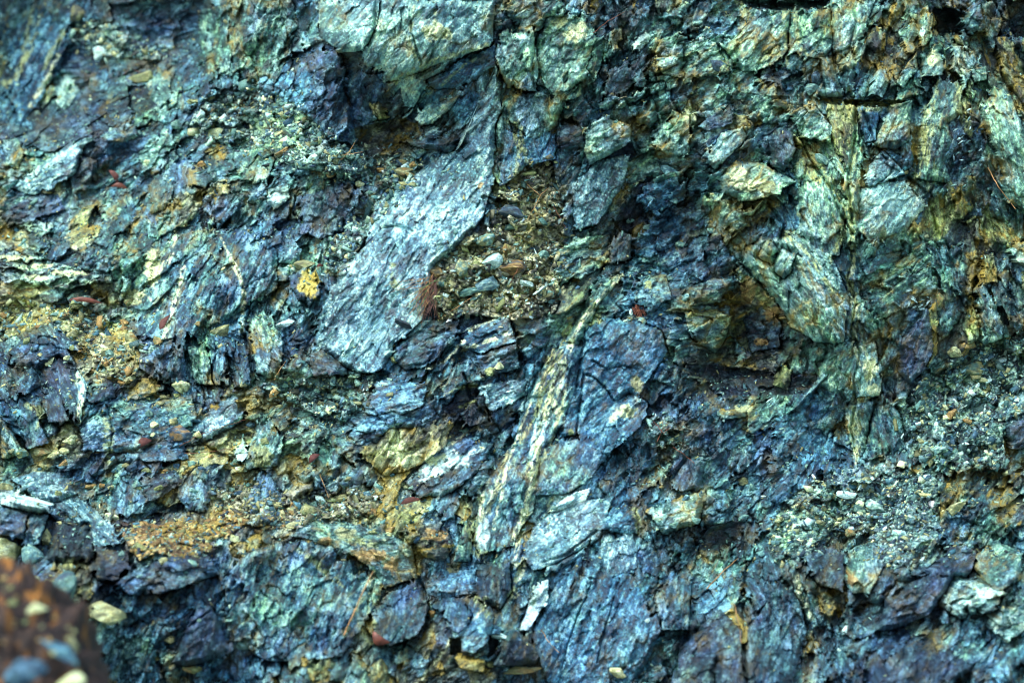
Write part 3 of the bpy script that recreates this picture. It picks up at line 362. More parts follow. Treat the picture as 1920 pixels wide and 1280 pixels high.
-||1280,682 1392,690 1532,702 1532,738 1400,742 1330,740|0|-8|0|.35|dark|.9|.6
yellow_capped_rock|dark rock with a bright yellow cap in the low shadow|1452,722 1468,680 1484,694 1480,730|60|12|0|-.1|ochre|.4|.7
rock_block|pale bulging rock at the foot of the central seam|1598,650 1640,640 1658,700 1650,742 1606,745 1590,700|80|7f|0|-.15|pale|.5|1.1
rock_block|blue-green bulge left of the central seam|1536,690 1575,640 1600,640 1592,720 1566,740 1540,725|60|7f|0|-.1|pgreen|.6|1.
yellow_sided_block|big purple-green block with a yellow right side|1688,642 1742,580 1752,650 1735,692 1708,724 1688,702|70|12|-.1|0|purp|.35|1.
rock_side_block|yellow-ochre side of the big purple-green block|1742,582 1758,566 1758,660 1738,690 1752,650|85|10|.5|0|ochre|.4|1.
rock_slab|green slab rising toward the orange stone|1640,572 1700,520 1742,502 1736,540 1690,580 1650,600|35|7f|-.1|-.1|green|.5|1.4
upright_rock|upright mossy yellow blade, larger one in the right-hand group|1830,542 1846,526 1882,612 1876,642 1842,642|108|10|.1|0|green|.5|1.8
upright_rock|short yellow-green blade standing above the chips at the right|1838,480 1862,474 1872,530 1850,530|100|11|.1|0|ochre|.5|1.4
pale_block|pale slab corner poking in at the right-hand edge|1892,468 1926,450 1926,492 1902,482|-30|14|0|-.2|pgreen|.3|.7
spike_rock|yellow-green spike of rock pointing downward at the seam's foot|1584,762 1640,750 1624,832 1604,882 1596,842|98|7|0|0|pgreen|.6|1.7
rock_block|blue-green ribbed block right of the downward spike|1642,760 1690,750 1700,840 1640,860 1622,840|100|6|.1|0|teal|.5|1.4
rock_splinter|long straight dark blue splinter leaning in shadow|1476,774 1545,700 1552,704 1492,770|45|12|0|0|teal|.3|1.5
rock_plate|pale crumbling plate on the dark lower ledge|1338,772 1400,764 1398,780 1352,787|5|10|0|-.4|pgreen|.5|.9
boulder|round grey-purple boulder on the chips at the right-hand edge|1888,800 1910,780 1930,784 1930,838 1898,836|40|14|0|-.2|purp|.35|.5
-||1680,760 1760,700 1832,650 1930,620 1930,780 1880,800 1890,880 1800,884 1722,852|30|2|0|-.6|gravel|1.2|.3
rock_block|green slab edge sticking out of the right-hand chips|1870,770 1900,740 1925,720 1925,770 1880,790|40|8|0|-.2|green|.4|1.
-||1215,780 1262,786 1275,830 1240,842|0|2|0|-.5|gravel|1.1|.3
-||480,722 560,706 700,700 700,735 640,800 560,764|0|3|0|-.6|gravel|1.1|.3
-||0,565 150,570 262,640 262,690 235,720 195,710 170,660 100,600 0,640|10|1|0|-.7|tan|1.1|.3
"""
# veins and stains painted by minerals: palette, width, points
VEINS = r"""
cream 5 1036,700 1030,740 1022,770
white 4 1030,770 1018,800 1014,830
cream 6 1008,850 996,890
cream 4 1056,680 1036,712 1034,755 1012,800 1010,850 992,900
cream 3 1070,650 1058,690 1046,730 1040,770
tan 3 1040,660 1016,720 1004,780 975,830
tan 3 950,850 938,900 918,960
cream 2 1010,720 990,770 965,830 950,880
tan 2.5 1062,720 1050,770 1036,820 1020,860
ochre 2.5 1030,740 1022,790 1000,840 990,900
cream 2 1000,900 980,960 960,1010
cream 2.5 930,900 915,950 905,1000
cream 2 948,870 940,930 925,990
white 3 1020,790 1012,830 1000,870
white 2.5 1012,770 1004,800 998,850
cream 3 1166,516 1135,545 1105,580 1080,620 1066,650
cream 3 1150,530 1118,572 1095,610
ochre 3 1056,640 1040,680 1022,730 1000,790
ochre 4 1015,860 1000,900 985,960 975,1010
cream 3 998,900 986,950 972,1000 966,1060
cream 4 905,920 903,960 898,1010
ochre 9 885,980 890,1030 905,1042
cream 5 985,1050 975,1090 962,1110
ochre 4 975,1060 965,1100 955,1115
cream 3 330,432 322,470 316,492
cream 3 415,446 430,480 452,520 456,560 452,620
cream 3 345,500 330,560 318,600 304,640
cream 4 320,478 300,500 282,530
cream 2 278,556 296,580
ochre 4 730,157 765,140 800,118 860,100 925,84
ochre 3 806,176 850,140 890,110
ochre 3 775,10 768,80 784,112
ochre 3 815,20 812,70
cream 2 880,618 925,598 948,590
cream 3 866,655 910,640 960,622
cream 2 800,690 840,672 870,640
ochre 3 832,740 860,728 892,722
ochre 2 862,762 888,752
cream 2 840,838 870,815 895,802
ochre 4 968,245 974,280 966,325
ochre 3 945,222 975,240 988,300
ochre 6 1560,190 1590,200 1640,196 1690,190
ochre 5 1604,205 1596,260 1600,300 1588,350 1602,400 1598,460
ochre 5 1490,250 1530,290 1560,340 1585,400 1600,440
ochre 4 1500,300 1520,330 1560,350
ochre 4 1600,480 1590,520 1604,570 1596,620 1610,660
ochre 4 1470,440 1520,480 1545,520 1560,545
ochre 5 1556,490 1580,440 1590,400
ochre 4 1640,530 1680,505 1710,480
cream 3 1600,500 1592,540 1608,590 1600,640 1610,680
cream 4 1615,640 1630,690 1628,720
ochre 6 1600,770 1606,800 1602,850
cream 2 1590,780 1602,820 1605,870
cream 2 1612,770 1608,800
ochre 4 1470,20 1472,60 1478,120
ochre 3 1420,120 1450,100 1480,110
ochre 4 1490,20 1500,90 1520,110
ochre 5 1755,150 1745,220 1738,300
ochre 6 1795,150 1800,200 1815,250
ochre 5 1740,200 1720,330
ochre 5 1380,0 1400,30
ochre 3 75,30 60,80 48,110
ochre 5 60,20 52,60 45,110 30,150 10,155
ochre 3 120,60 98,95 80,130
cream 3 110,105 90,145 55,200
ochre 6 200,790 202,830 206,860
ochre 4 50,760 80,780 70,800
cream 4 145,700 155,740 150,790
ochre 3 690,1110 672,1130 655,1170 646,1190
cream 2 700,1070 678,1110 655,1165
cream 2 775,1290 840,1210 845,1195
ochre 4 700,1170 688,1140 715,1120
ochre 6 640,1010 700,1020 720,1050
ochre 5 560,1030 600,1060 640,1100
ochre 4 1190,955 1196,975 1198,1000
cream 3 1030,958 1026,940 1060,930
ochre 5 735,500 730,520 745,540
ochre 5 1385,515 1410,540 1440,570
ochre 5 1300,590 1340,590 1365,600
cream 5 1490,1080 1500,1110 1518,1150
cream 3 890,1160 905,1140 912,1120
ochre 4 890,1120 915,1150
white 7 800,880 825,865 850,848
white 4 870,860 890,845 905,838
white 4 790,900 815,885 830,872
white 3 1045,948 1070,935 1095,920
"""
# open joints: width, depth in cm, points
CRACKS = r"""
2.2 4 722,428 745,424 775,432
2 4 1080,815 1084,770 1090,720 1094,700
2 3 1078,818 1058,820 1040,812
1.8 3 1113,676 1140,690 1172,686 1195,692
2 4 1100,700 1120,712 1140,735 1150,750
2.5 5 1008,60 1000,110 998,140 1004,172
3 5 706,0 700,60 690,86
1.8 3 936,70 930,110 940,150
1.6 4 1110,1090 1085,1150 1060,1220 1045,1290
1.6 3 1160,1085 1140,1160 1120,1240
2 4 1020,1052 1060,1040 1100,1010 1120,995
2 4 1484,20 1478,60 1480,110
2 4 1556,0 1562,60 1562,110
2 4 1600,0 1605,40 1592,90 1560,105
3 6 1605,190 1602,260 1590,330 1598,420
2 5 1496,250 1520,300 1555,350 1580,410 1600,440
2 5 1690,282 1664,330 1640,350 1612,350
3 5 1440,380 1470,420 1460,460
2 4 1412,455 1450,480 1466,464
3 6 1395,500 1440,545 1480,600 1495,612
2.5 5 1700,330 1735,360 1760,440
2 4 1620,210 1640,265 1660,300
1.8 4 1598,470 1588,520 1604,570 1594,620 1612,660 1600,710 1606,760 1596,800 1607,860
2 4 835,60 810,100 790,140
2 4 765,0 772,60 790,120
1.2 2 895,200 870,240 840,270
1.0 1 850,310 810,360 775,410
1.0 1 800,460 760,520 720,565
2 4 870,700 880,740 920,790
2 4 545,495 540,560 520,600 525,640
3 6 452,620 470,660 478,720
2 4 330,1190 400,1140 440,1090
2 4 700,1090 690,1130 690,1160
2.5 5 782,1082 800,1110 806,1150 790,1190
2 4 1220,1000 1240,1060 1230,1110
2.5 5 1395,1000 1400,1060 1395,1150 1400,1280
2 4 960,1060 958,1110 930,1150
2 4 885,1040 880,1060 850,1062
1.4 2 1036,650 1008,705 990,745
2 4 1096,640 1084,700 1076,740
2.5 5 1196,600 1240,620 1255,670
2 4 320,840 380,832 450,870
2 4 200,760 210,800 205,850
"""
# round lichen or mineral patches: palette, u, v, radii
SPOTS = r"""
cream 1172 772 26 14
ochre 1180 772 10 6
cream 1150 785 10 8
yellow 580 534 22 28
ochre 1215 535 10 9
tan 1195 720 12 16
ochre 1070 810 5 6
cream 740 838 20 34
cream 762 862 30 18
cream 820 862 26 12
white 455 1145 8 18
white 905 1000 12 26
white 1060 935 22 10
cream 15 1033 14 18
ochre 1655 440 8 18
cream 1632 690 16 24
ochre 1440 350 26 10
cream 1080 60 26 20
ochre 1050 40 18 10
cream 1385 325 24 14
ochre 930 350 6 20
ochre 1590 215 24 18
ochre 490 855 20 26
rust 690 1040 36 14
rust 610 1015 20 8
tan 650 1000 30 10
rust 735 1060 14 16
rust 820 1000 24 12
rust 1405 545 16 26
rust 1450 590 22 16
rust 1425 640 12 10
rust 1600 1090 10 14
rust 900 350 6 6
ochre 76 770 8 10
cream 30 484 36 7
cream 80 498 30 6
cream 130 512 40 6
cream 70 520 24 6
cream 285 500 16 36
cream 250 555 22 16
white 1850 1110 22 12
white 1812 1125 18 10
white 1890 1160 12 12
cream 1395 765 18 8
white 845 868 34 10
white 812 884 22 8
white 870 858 16 6
slab 700 620 40 40
cream 815 60 30 20
pale 760 120 30 16
cream 1640 730 14 12
cream 1010 840 7 16
cream 1395 345 30 14
cream 1290 215 16 14
white 1730 60 6 10
cream 1750 110 12 16
pale 1680 380 30 24
white 515 370 14 10
"""# ------------------------------------------------------------------ materials
def rock_material(name, gloss=.55, fine=1.0):
    m = bpy.data.materials.new(name); m.use_nodes = True
    nt = m.node_tree; N = nt.nodes; L = nt.links
    b = N["Principled BSDF"]
    a = N.new("ShaderNodeAttribute"); a.attribute_name = "col"
    f = N.new("ShaderNodeAttribute"); f.attribute_name = "fol"
    def noise(sx, sy, sz, detail, rough=.6):
        mp = N.new("ShaderNodeMapping"); mp.inputs['Scale'].default_value = (sx, sy, sz)
        L.new(f.outputs['Vector'], mp.inputs[0])
        n = N.new("ShaderNodeTexNoise"); n.inputs['Scale'].default_value = 1; n.inputs['Detail'].default_value = detail
        n.inputs['Roughness'].default_value = rough
        L.new(mp.outputs[0], n.inputs[0]); return n
    def ramp(src, lo, hi, v0, v1):
        r = N.new("ShaderNodeMapRange"); r.inputs[1].default_value = lo; r.inputs[2].default_value = hi
        r.inputs[3].default_value = v0; r.inputs[4].default_value = v1
        L.new(src, r.inputs[0]); return r.outputs[0]
    n1 = noise(150, 330, 240, 5, .8)      # grain drawn out along the cleavage
    n2 = noise(38, 120, 60, 4, .65)
    n3 = noise(190, 420, 300, 3, .7)
    v = ramp(n1.outputs[0], .39, .61, 1 - .74 * fine, 1 + .95 * fine)
    mul = N.new("ShaderNodeVectorMath"); mul.operation = 'SCALE'
    L.new(a.outputs['Color'], mul.inputs[0]); L.new(v, mul.inputs['Scale'])
    # mineral hue drift, green to violet
    hue = N.new("ShaderNodeMix"); hue.data_type = 'RGBA'; hue.blend_type = 'MULTIPLY'
    hue.inputs[0].default_value = 1.0
    cr = N.new("ShaderNodeValToRGB"); L.new(n2.outputs['Color'], cr.inputs[0])
    e = cr.color_ramp.elements
    e[0].position = .36; e[0].color = (.78, .96, 1.12, 1); e[1].position = .64; e[1].color = (1.12, 1.09, .84, 1)
    x = cr.color_ramp.elements.new(.5); x.color = (.95, 1.02, 1.02, 1)
    L.new(mul.outputs[0], hue.inputs[6]); L.new(cr.outputs[0], hue.inputs[7])
    # pale mica flecks
    fl = ramp(n3.outputs[0], .55, .66, 0, 1)
    fm = N.new("ShaderNodeMath"); fm.operation = 'MULTIPLY'; L.new(fl, fm.inputs[0]); L.new(a.outputs['Alpha'], fm.inputs[1])
    mx = N.new("ShaderNodeMix"); mx.data_type = 'RGBA'; mx.inputs[7].default_value = (.58, .70, .72, 1)
    L.new(fm.outputs[0], mx.inputs[0]); L.new(hue.outputs[2], mx.inputs[6])
    L.new(mx.outputs[2], b.inputs['Base Color'])
    L.new(ramp(n2.outputs[0], .35, .65, gloss - .14, gloss + .16), b.inputs['Roughness'])
    b.inputs['Specular IOR Level'].default_value = .5
    bp = N.new("ShaderNodeBump"); bp.inputs['Strength'].default_value = .6; bp.inputs['Distance'].default_value = .006
    L.new(n1.outputs[0], bp.inputs['Height']); L.new(bp.outputs[0], b.inputs['Normal'])
    return m
ROCK = rock_material("cleaved_rock", .52)
CHIP = rock_material("loose_stone", .6, .6)

def tag(o, label=None, cat=None, group=None, kind=None):
    for k, v in (("label", label), ("category", cat), ("group", group), ("kind", kind)):
        if v: o[k] = v
    return o

def mesh_obj(name, co, quads=None, tris=None, col=None, fol=None, mat=ROCK, parent=None, smooth=False):
    me = bpy.data.meshes.new(name)
    nv = len(co); fs = []
    nq = 0 if quads is None else len(quads); ntr = 0 if tris is None else len(tris)
    me.vertices.add(nv); me.vertices.foreach_set("co", np.ascontiguousarray(co, dtype=np.float32).ravel())
    loops = np.concatenate([x.ravel() for x in ([quads] if nq else []) + ([tris] if ntr else [])]).astype(np.int32)
    me.loops.add(len(loops)); me.loops.foreach_set("vertex_index", loops)
    me.polygons.add(nq + ntr)
    start = np.concatenate([np.arange(nq) * 4, nq * 4 + np.arange(ntr) * 3]).astype(np.int32)
    me.polygons.foreach_set("loop_start", start)
    me.update(calc_edges=True)
    if smooth: me.polygons.foreach_set("use_smooth", np.ones(nq + ntr, bool))
    if col is not None:
        a = me.attributes.new("col", 'FLOAT_COLOR', 'POINT'); a.data.foreach_set("color", np.ascontiguousarray(col, dtype=np.float32).ravel())
    if fol is not None:
        a = me.attributes.new("fol", 'FLOAT_VECTOR', 'POINT'); a.data.foreach_set("vector", np.ascontiguousarray(fol, dtype=np.float32).ravel())
    me.materials.append(mat)
    o = bpy.data.objects.new(name, me); scene.collection.objects.link(o)
    if parent: o.parent = parent
    return o

# ------------------------------------------------------------------ the bank of rock
STEP = 1.62
def axis(lo, hi, far0, far1):
    inner = np.arange(lo, hi, STEP); a = [inner[0]]; s = STEP
    while a[-1] > far0: s = min(s * 1.12, 12 if a[-1] > -520 else 34); a.append(a[-1] - s)
    b = [inner[-1]]; s = STEP
    while b[-1] < far1: s = min(s * 1.12, 12 if b[-1] < 2440 else 34); b.append(b[-1] + s)
    return np.concatenate([a[:0:-1], inner, b[1:]])
UA = axis(-90, 2010, -1250, 3150); VA = axis(-60, 1340, -560, 1640)
U, V = np.meshgrid(UA, VA); U = U.astype(np.float32); V = V.astype(np.float32)

# smooth depth
def base_depth(u, v):
    num = 0; den = 0
    for a, b, d in DEPTH:
        r2 = ((u - a) ** 2 + (v - b) ** 2) / 90.0 ** 2
        w = 1.0 / (0.35 + r2) ** 1.9
        num = num + w * d; den = den + w
    return num / den
cu_, cv_ = np.meshgrid(np.linspace(UA[0], UA[-1], 200), np.linspace(VA[0], VA[-1], 120))
CB = base_depth(cu_, cv_)
def bil(grid, u, v):
    x = (u - UA[0]) / (UA[-1] - UA[0]) * 199; y = (v - VA[0]) / (VA[-1] - VA[0]) * 119
    x = np.clip(x, 0, 198.999); y = np.clip(y, 0, 118.999)
    i = x.astype(int); j = y.astype(int); fx = x - i; fy = y - j
    return (grid[j, i] * (1 - fx) + grid[j, i + 1] * fx) * (1 - fy) + (grid[j + 1, i] * (1 - fx) + grid[j + 1, i + 1] * fx) * fy
Y0 = bil(CB, U, V)

def win(u0, u1, v0, v1):
    return slice(np.searchsorted(VA, v0), np.searchsorted(VA, v1)), slice(np.searchsorted(UA, u0), np.searchsorted(UA, u1))

WU = U + 6 * (fbm(U / 45, V / 45, 3, 3) - .5) + 4 * (fbm(U / 9, V / 9, 2, 8) - .5)
WV = V + 6 * (fbm(U / 45, V / 45, 3, 13) - .5) + 4 * (fbm(U / 9, V / 9, 2, 18) - .5)

def cells(seeds, reach):
    """seeds: u v theta aniso radius -> nearest id, nearest and second distance (in seed radii); cells are polygonal"""
    F1 = np.full(U.shape, 9., np.float32); F2 = np.full(U.shape, 9., np.float32); I = np.zeros(U.shape, np.int32)
    for k, (u, v, th, an, R) in enumerate(seeds):
        r = R * reach * math.sqrt(an)
        a = win(u - r, u + r, v - r, v + r)
        if a[0].start >= a[0].stop or a[1].start >= a[1].stop: continue
        du = WU[a] - u; dv = WV[a] - v
        c, s = math.cos(th), math.sin(th)
        x = (du * c - dv * s) / (R * math.sqrt(an)); y = (du * s + dv * c) * math.sqrt(an) / R
        d = .12 * np.sqrt(x * x + y * y)
        p = None
        for q in range(5):
            g = (q + random.uniform(-.3, .3)) * 1.2566
            e = (math.cos(g) * x + math.sin(g) * y) * random.uniform(.85, 1.2)
            p = e if p is None else np.maximum(p, e)
        d = d + .88 * p
        f1 = F1[a]; f2 = F2[a]
        m = d < f1
        F2[a] = np.where(m, f1, np.minimum(f2, d)); F1[a] = np.where(m, d, f1)
        I[a] = np.where(m, k, I[a])
    return F1, F2, I

MP = [(m[0], m[1], m[2], [PALN.index(p) for p in m[3].split()], m[4], m[5]) for m in MAP]
MUV = np.array([(m[0], m[1]) for m in MP], float)
def country(u, v):
    d = np.hypot(MUV[:, 0] - u, MUV[:, 1] - v) * np.random.uniform(.8, 1.25, len(MUV))
    return MP[int(np.argmin(d))]
np.random.seed(4)

# first order: the blocks between the drawn ones
seeds0 = []; P = []       # P rows: theta, palette, rough, streak, offset, tx, ty, cu, cv, radius, thing
sp = 38
for j, v in enumerate(np.arange(VA[0], VA[-1], sp)):
    for i, u in enumerate(np.arange(UA[0], UA[-1], sp)):
        uu = u + random.uniform(-.48, .48) * sp + (j % 2) * sp / 2; vv = v + random.uniform(-.48, .48) * sp
        if random.random() < .12: continue
        out = uu < -150 or uu > 2080 or vv < -120 or vv > 1400
        if out and random.random() < .6: continue
        th, pals, ro, an = country(uu, vv)[2:]
        th = math.radians(th + random.gauss(0, 13)); R = sp * random.uniform(.5, 1.05) * (1.7 if out else 1)
        seeds0.append((uu, vv, th, an * random.uniform(.8, 1.5), R))
        P.append([th, random.choice(pals), ro * random.uniform(.6, 1.1), random.uniform(.6, 1.6), random.gauss(0, .024), random.gauss(0, .28), random.gauss(-.10, .32), uu, vv, R, 0])
F1, F2, ID = cells(seeds0, 2.6)
RAD = np.array([s[4] for s in seeds0], np.float32)
E0 = (F2 - F1) * RAD[ID] * .5                   # rough distance to the joint, picture units
nfill = len(seeds0)

def edge_dist(pts, u, v):
    n = len(pts); ins = np.zeros(u.shape, bool); dm = np.full(u.shape, 1e9, np.float32)
    for q in range(n):
        x1, y1 = pts[q]; x2, y2 = pts[(q + 1) % n]
        ex, ey = x2 - x1, y2 - y1
        t = np.clip(((u - x1) * ex + (v - y1) * ey) / (ex * ex + ey * ey + 1e-6), 0, 1)
        dm = np.minimum(dm, (u - x1 - t * ex) ** 2 + (v - y1 - t * ey) ** 2)
        if y1 != y2:
            cr = ((y1 > v) != (y2 > v)) & (u < ex * (v - y1) / ey + x1)
            ins ^= cr
    return ins, np.sqrt(dm)

FLUSH = set(); THINGS = {}; GRAVEL = []; POLYS = []
for line in BLOCKS.strip().splitlines():
    kind, label, ps, th, dy, tx, ty, pal, ro, st = line.split('|')
    pts = [tuple(map(float, q.split(','))) for q in ps.split()]
    pid = len(P); A = np.array(pts); cu, cv = A.mean(0)
    if kind != '-': THINGS[pid] = (kind, label)
    if (pal == 'gravel' and '0,470' not in ps) or pal in ('rust', 'scree') or 'loose' in label or (pal == 'tan' and kind == '-'): GRAVEL.append((pts, pal))
    POLYS.append((pid, pts))
    if dy == '7f': FLUSH.add(pid); dy = '7'; tx = ty = '0'
    size = max(np.ptp(A[:, 0]), np.ptp(A[:, 1]))
    tilt_k = min(1.0, 140.0 / size)
    P.append([math.radians(float(th)), PALN.index(pal), float(ro), float(st), -float(dy) / 100 * .8, float(tx) * tilt_k, float(ty) * tilt_k, cu, cv, 30, kind != '-'])
    a = win(A[:, 0].min() - 12, A[:, 0].max() + 12, A[:, 1].min() - 12, A[:, 1].max() + 12)
    ins, dm = edge_dist(pts, WU[a], WV[a])
    ID[a] = np.where(ins, pid, ID[a])
    E0[a] = np.where(ins, dm, np.minimum(E0[a], dm + .5))
P = np.array(P)
g = lambda k, dt=np.float32: P[:, k].astype(dt)[ID]
TH = g(0); RO = g(2); ST = g(3); PA = g(1, int)

# second and third order: cleavage plates and splinters
def sub(spacing, keep, seed):
    random.seed(seed); s = []; vals = []
    for j, v in enumerate(np.arange(-80, 1360, spacing)):
        for u in np.arange(-110, 2030, spacing):
            uu = u + random.uniform(-.5, .5) * spacing; vv = v + random.uniform(-.5, .5) * spacing
            if random.random() > keep: continue
            b = ID[min(np.searchsorted(VA, vv), len(VA) - 1), min(np.searchsorted(UA, uu), len(UA) - 1)]
            th = P[b, 0] + random.gauss(0, .22 + .2 * P[b, 2])
            s.append((uu, vv, th, min(4.5, 1.0 + 1.1 * P[b, 3] * random.uniform(.6, 1.5)), spacing * random.uniform(.45, 1.1)))
            w = random.gauss(0, .5) ; w2 = random.gauss(0, .25)
            c, q = math.cos(th), math.sin(th)
            # plates tilt mainly across the cleavage
            vals.append((uu, vv, q * w + c * w2, c * w - q * w2, random.gauss(0, 1), random.gauss(0, 1)))
    F1, F2, I = cells(s, 2.3)
    vals = np.array(vals, np.float32); R = np.array([x[4] for x in s], np.float32)
    return (F2 - F1) * R[I] * .5, vals[I]
E1, C1 = sub(25, .92, 21)
E3, C3 = sub(15, .92, 23)
E2, C2 = sub(8.5, .95, 22)
# a joint follows the splinters it runs through: each splinter belongs wholly to one block
pick3 = (fbm(U / 70, V / 70, 2, 44) > .56) & (RO > .7)
SU = np.where(pick3, C3[..., 0], C2[..., 0]); SV = np.where(pick3, C3[..., 1], C2[..., 1])
ok = (np.abs(SU - U) < 30) & (np.abs(SV - V) < 30)
jn = np.clip(np.searchsorted(VA, SV), 0, len(VA) - 1); in_ = np.clip(np.searchsorted(UA, SU), 0, len(UA) - 1)
kn = fbm(U / 48, V / 48, 2, 45)
keep = (ID >= nfill) & (kn < .62) | (g(2) < .5) | (kn < .47)
ID = np.where(ok & ~keep, ID[jn, in_], ID)
bd = np.zeros(U.shape, bool)
bd[:, 1:] |= ID[:, 1:] != ID[:, :-1]; bd[1:] |= ID[1:] != ID[:-1]
E0 = np.where(bd, 0, 30.).astype(np.float32)
for k in range(12):
    m = E0.copy()
    m[1:] = np.minimum(m[1:], E0[:-1] + STEP); m[:-1] = np.minimum(m[:-1], E0[1:] + STEP)
    m[:, 1:] = np.minimum(m[:, 1:], E0[:, :-1] + STEP); m[:, :-1] = np.minimum(m[:, :-1], E0[:, 1:] + STEP)
    E0 = m
TH = g(0); RO = g(2); ST = g(3); PA = g(1, int)

ca, sa = np.cos(TH), np.sin(TH)
AL = U * ca - V * sa; AC = U * sa + V * ca            # along and across the cleavage
AC = AC + 5 * (fbm(U / 60, V / 60, 2, 41) - .5)
s1 = fbm(AL / 46, AC / 6.5, 4, 51); s2 = fbm(AL / 9, AC / 2.3, 3, 61); iso = fbm(U / 34, V / 34, 5, 71); iso2 = fbm(U / 7, V / 7, 3, 76)
isg = np.isin(PA, [PALN.index('gravel'), PALN.index('scree')]).astype(np.float32)
M = 1.0 / S
JN = np.clip((fbm(U / 38, V / 38, 3, 77) - .40) * 5, 0, 1)          # joints open here, closed there
GAPB = np.array([1.0 if k < nfill else (.12 if k in FLUSH else .8) for k in range(len(P))], np.float32); GAP = GAPB[ID]
FADE = 1 - (1 - np.clip(E0 / 11, 0, 1)) * (1 - np.clip((fbm(U / 55, V / 55, 2, 78) - .36) * 6, 0, 1)) * .8
Y = Y0 + (g(4) + (g(5) * (U - g(7)) + g(6) * (V - g(8))) * M) * FADE
Y += (.02 + .75 * RO) * (.75 * (C3[..., 2] * (U - C3[..., 0]) + C3[..., 3] * (V - C3[..., 1])) * M + .008 * C3[..., 4])
Y += RO * (1.15 + .4 * isg) * ((C1[..., 2] * (U - C1[..., 0]) + C1[..., 3] * (V - C1[..., 1])) * M + .018 * C1[..., 4])
Y += (.12 + .62 * RO + .8 * isg) * (.8 * (C2[..., 2] * (U - C2[..., 0]) + C2[..., 3] * (V - C2[..., 1])) * M + .0042 * C2[..., 4])
Y += .035 * RO * (iso - .5) + .006 * (iso2 - .5) * (.3 + RO)
Y += np.minimum(ST, 1.6) * (.005 * (s1 - .5) + .0028 * (s2 - .5))
Y += (.002 + .020 * JN) * GAP * np.exp(-E0 / 2.0) + .015 * (.15 + RO) * np.exp(-E1 / 1.2) * (.3 + JN) + .004 * np.exp(-E2 / 1.0) * (.3 + RO)

# ---- what the rock is made of
def pal_mix(pa, t):
    c = PLIN[pa]; t = t[..., None]
    return np.where(t < .5, c[..., 0, :] + (c[..., 1, :] - c[..., 0, :]) * t * 2, c[..., 1, :] + (c[..., 2, :] - c[..., 1, :]) * (t - .5) * 2)
big = fbm(U / 90, V / 90, 3, 81); mid = fbm(U / 22, V / 22, 3, 82)
t = .44 + .85 * (s1 - .5) * np.minimum(ST, 1.6) + .75 * (s2 - .5) + .75 * (mid - .5) + .9 * (iso2 - .5) + .08 * C1[..., 5] * (.2 + RO) + .09 * C3[..., 5] * (.3 + RO) + .10 * C2[..., 5] * (.4 + RO + isg)
gr = vnoise(AL / 4.2, AC / 1.9, 301) - .5; gr2 = vnoise(U / 2.3 + 3, V / 2.3, 302)
t = t + .42 * gr + .30 * (gr2 - .5) + np.clip((gr2 - .70) * 5, 0, 1) * PFL[PA] * np.clip((fbm(U / 30, V / 30, 2, 303) - .35) * 4, 0, 1) * .75
t = np.clip(t, 0, 1).astype(np.float32)
COL = pal_mix(PA, t).astype(np.float32)
def blur(a, k):
    c = np.cumsum(np.pad(a, ((k + 1, k), (0, 0), (0, 0)), mode='edge'), 0, dtype=np.float64); a = (c[2 * k + 1:] - c[:-2 * k - 1]) / (2 * k + 1)
    c = np.cumsum(np.pad(a, ((0, 0), (k + 1, k), (0, 0)), mode='edge'), 1, dtype=np.float64); return ((c[:, 2 * k + 1:] - c[:, :-2 * k - 1]) / (2 * k + 1)).astype(np.float32)
PM = blur(blur(PLIN[PA, 1].astype(np.float32), 14), 14)
own = np.where((ID < nfill), .52, .80)[..., None].astype(np.float32)
bl = np.clip(own + 1.6 * (mid[..., None] - .5), .2, 1)
COL = COL * bl + (1 - bl) * PM * np.exp(2.4 * (t[..., None] - .5))
# hue drift from block to block and within them
hd = (fbm(U / 55, V / 55, 3, 91) - .5)[..., None]; hd2 = (fbm(AL / 30, AC / 9, 3, 92) - .5)[..., None]
calm = np.where(np.isin(PA, [PALN.index(x) for x in ('slab', 'pale', 'blue')]), .35, 1.0)[..., None]
hd = hd * calm; hd2 = hd2 * calm
COL *= np.clip(1 + hd * 1.1 * np.array([.3, .4, -.45]) + hd2 * 1.0 * np.array([.3, .35, -.35]), .3, 2)
# ochre weathering along the joints
oc = POC[PA].astype(np.float32)
on = fbm(U / 40, V / 40, 4, 95)
om = np.clip((on - .50) * 7, 0, 1) * np.exp(-np.minimum(E0 / 7, E1 / 3.2)) * np.clip(oc * 5.5, 0, 1) + np.clip((fbm(AL / 26, AC / 9, 4, 97) - .64) * 9, 0, 1) * np.clip(oc * 3, 0, .9)
om = np.clip(om, 0, .92)[..., None]
COL = COL * (1 - om) + (OCH * .8 * (.4 + 1.1 * s2[..., None])) * om
FLK = PFL[PA].astype(np.float32) * np.clip((fbm(U / 50, V / 50, 3, 99) - .3) * 2.4, 0, 1)

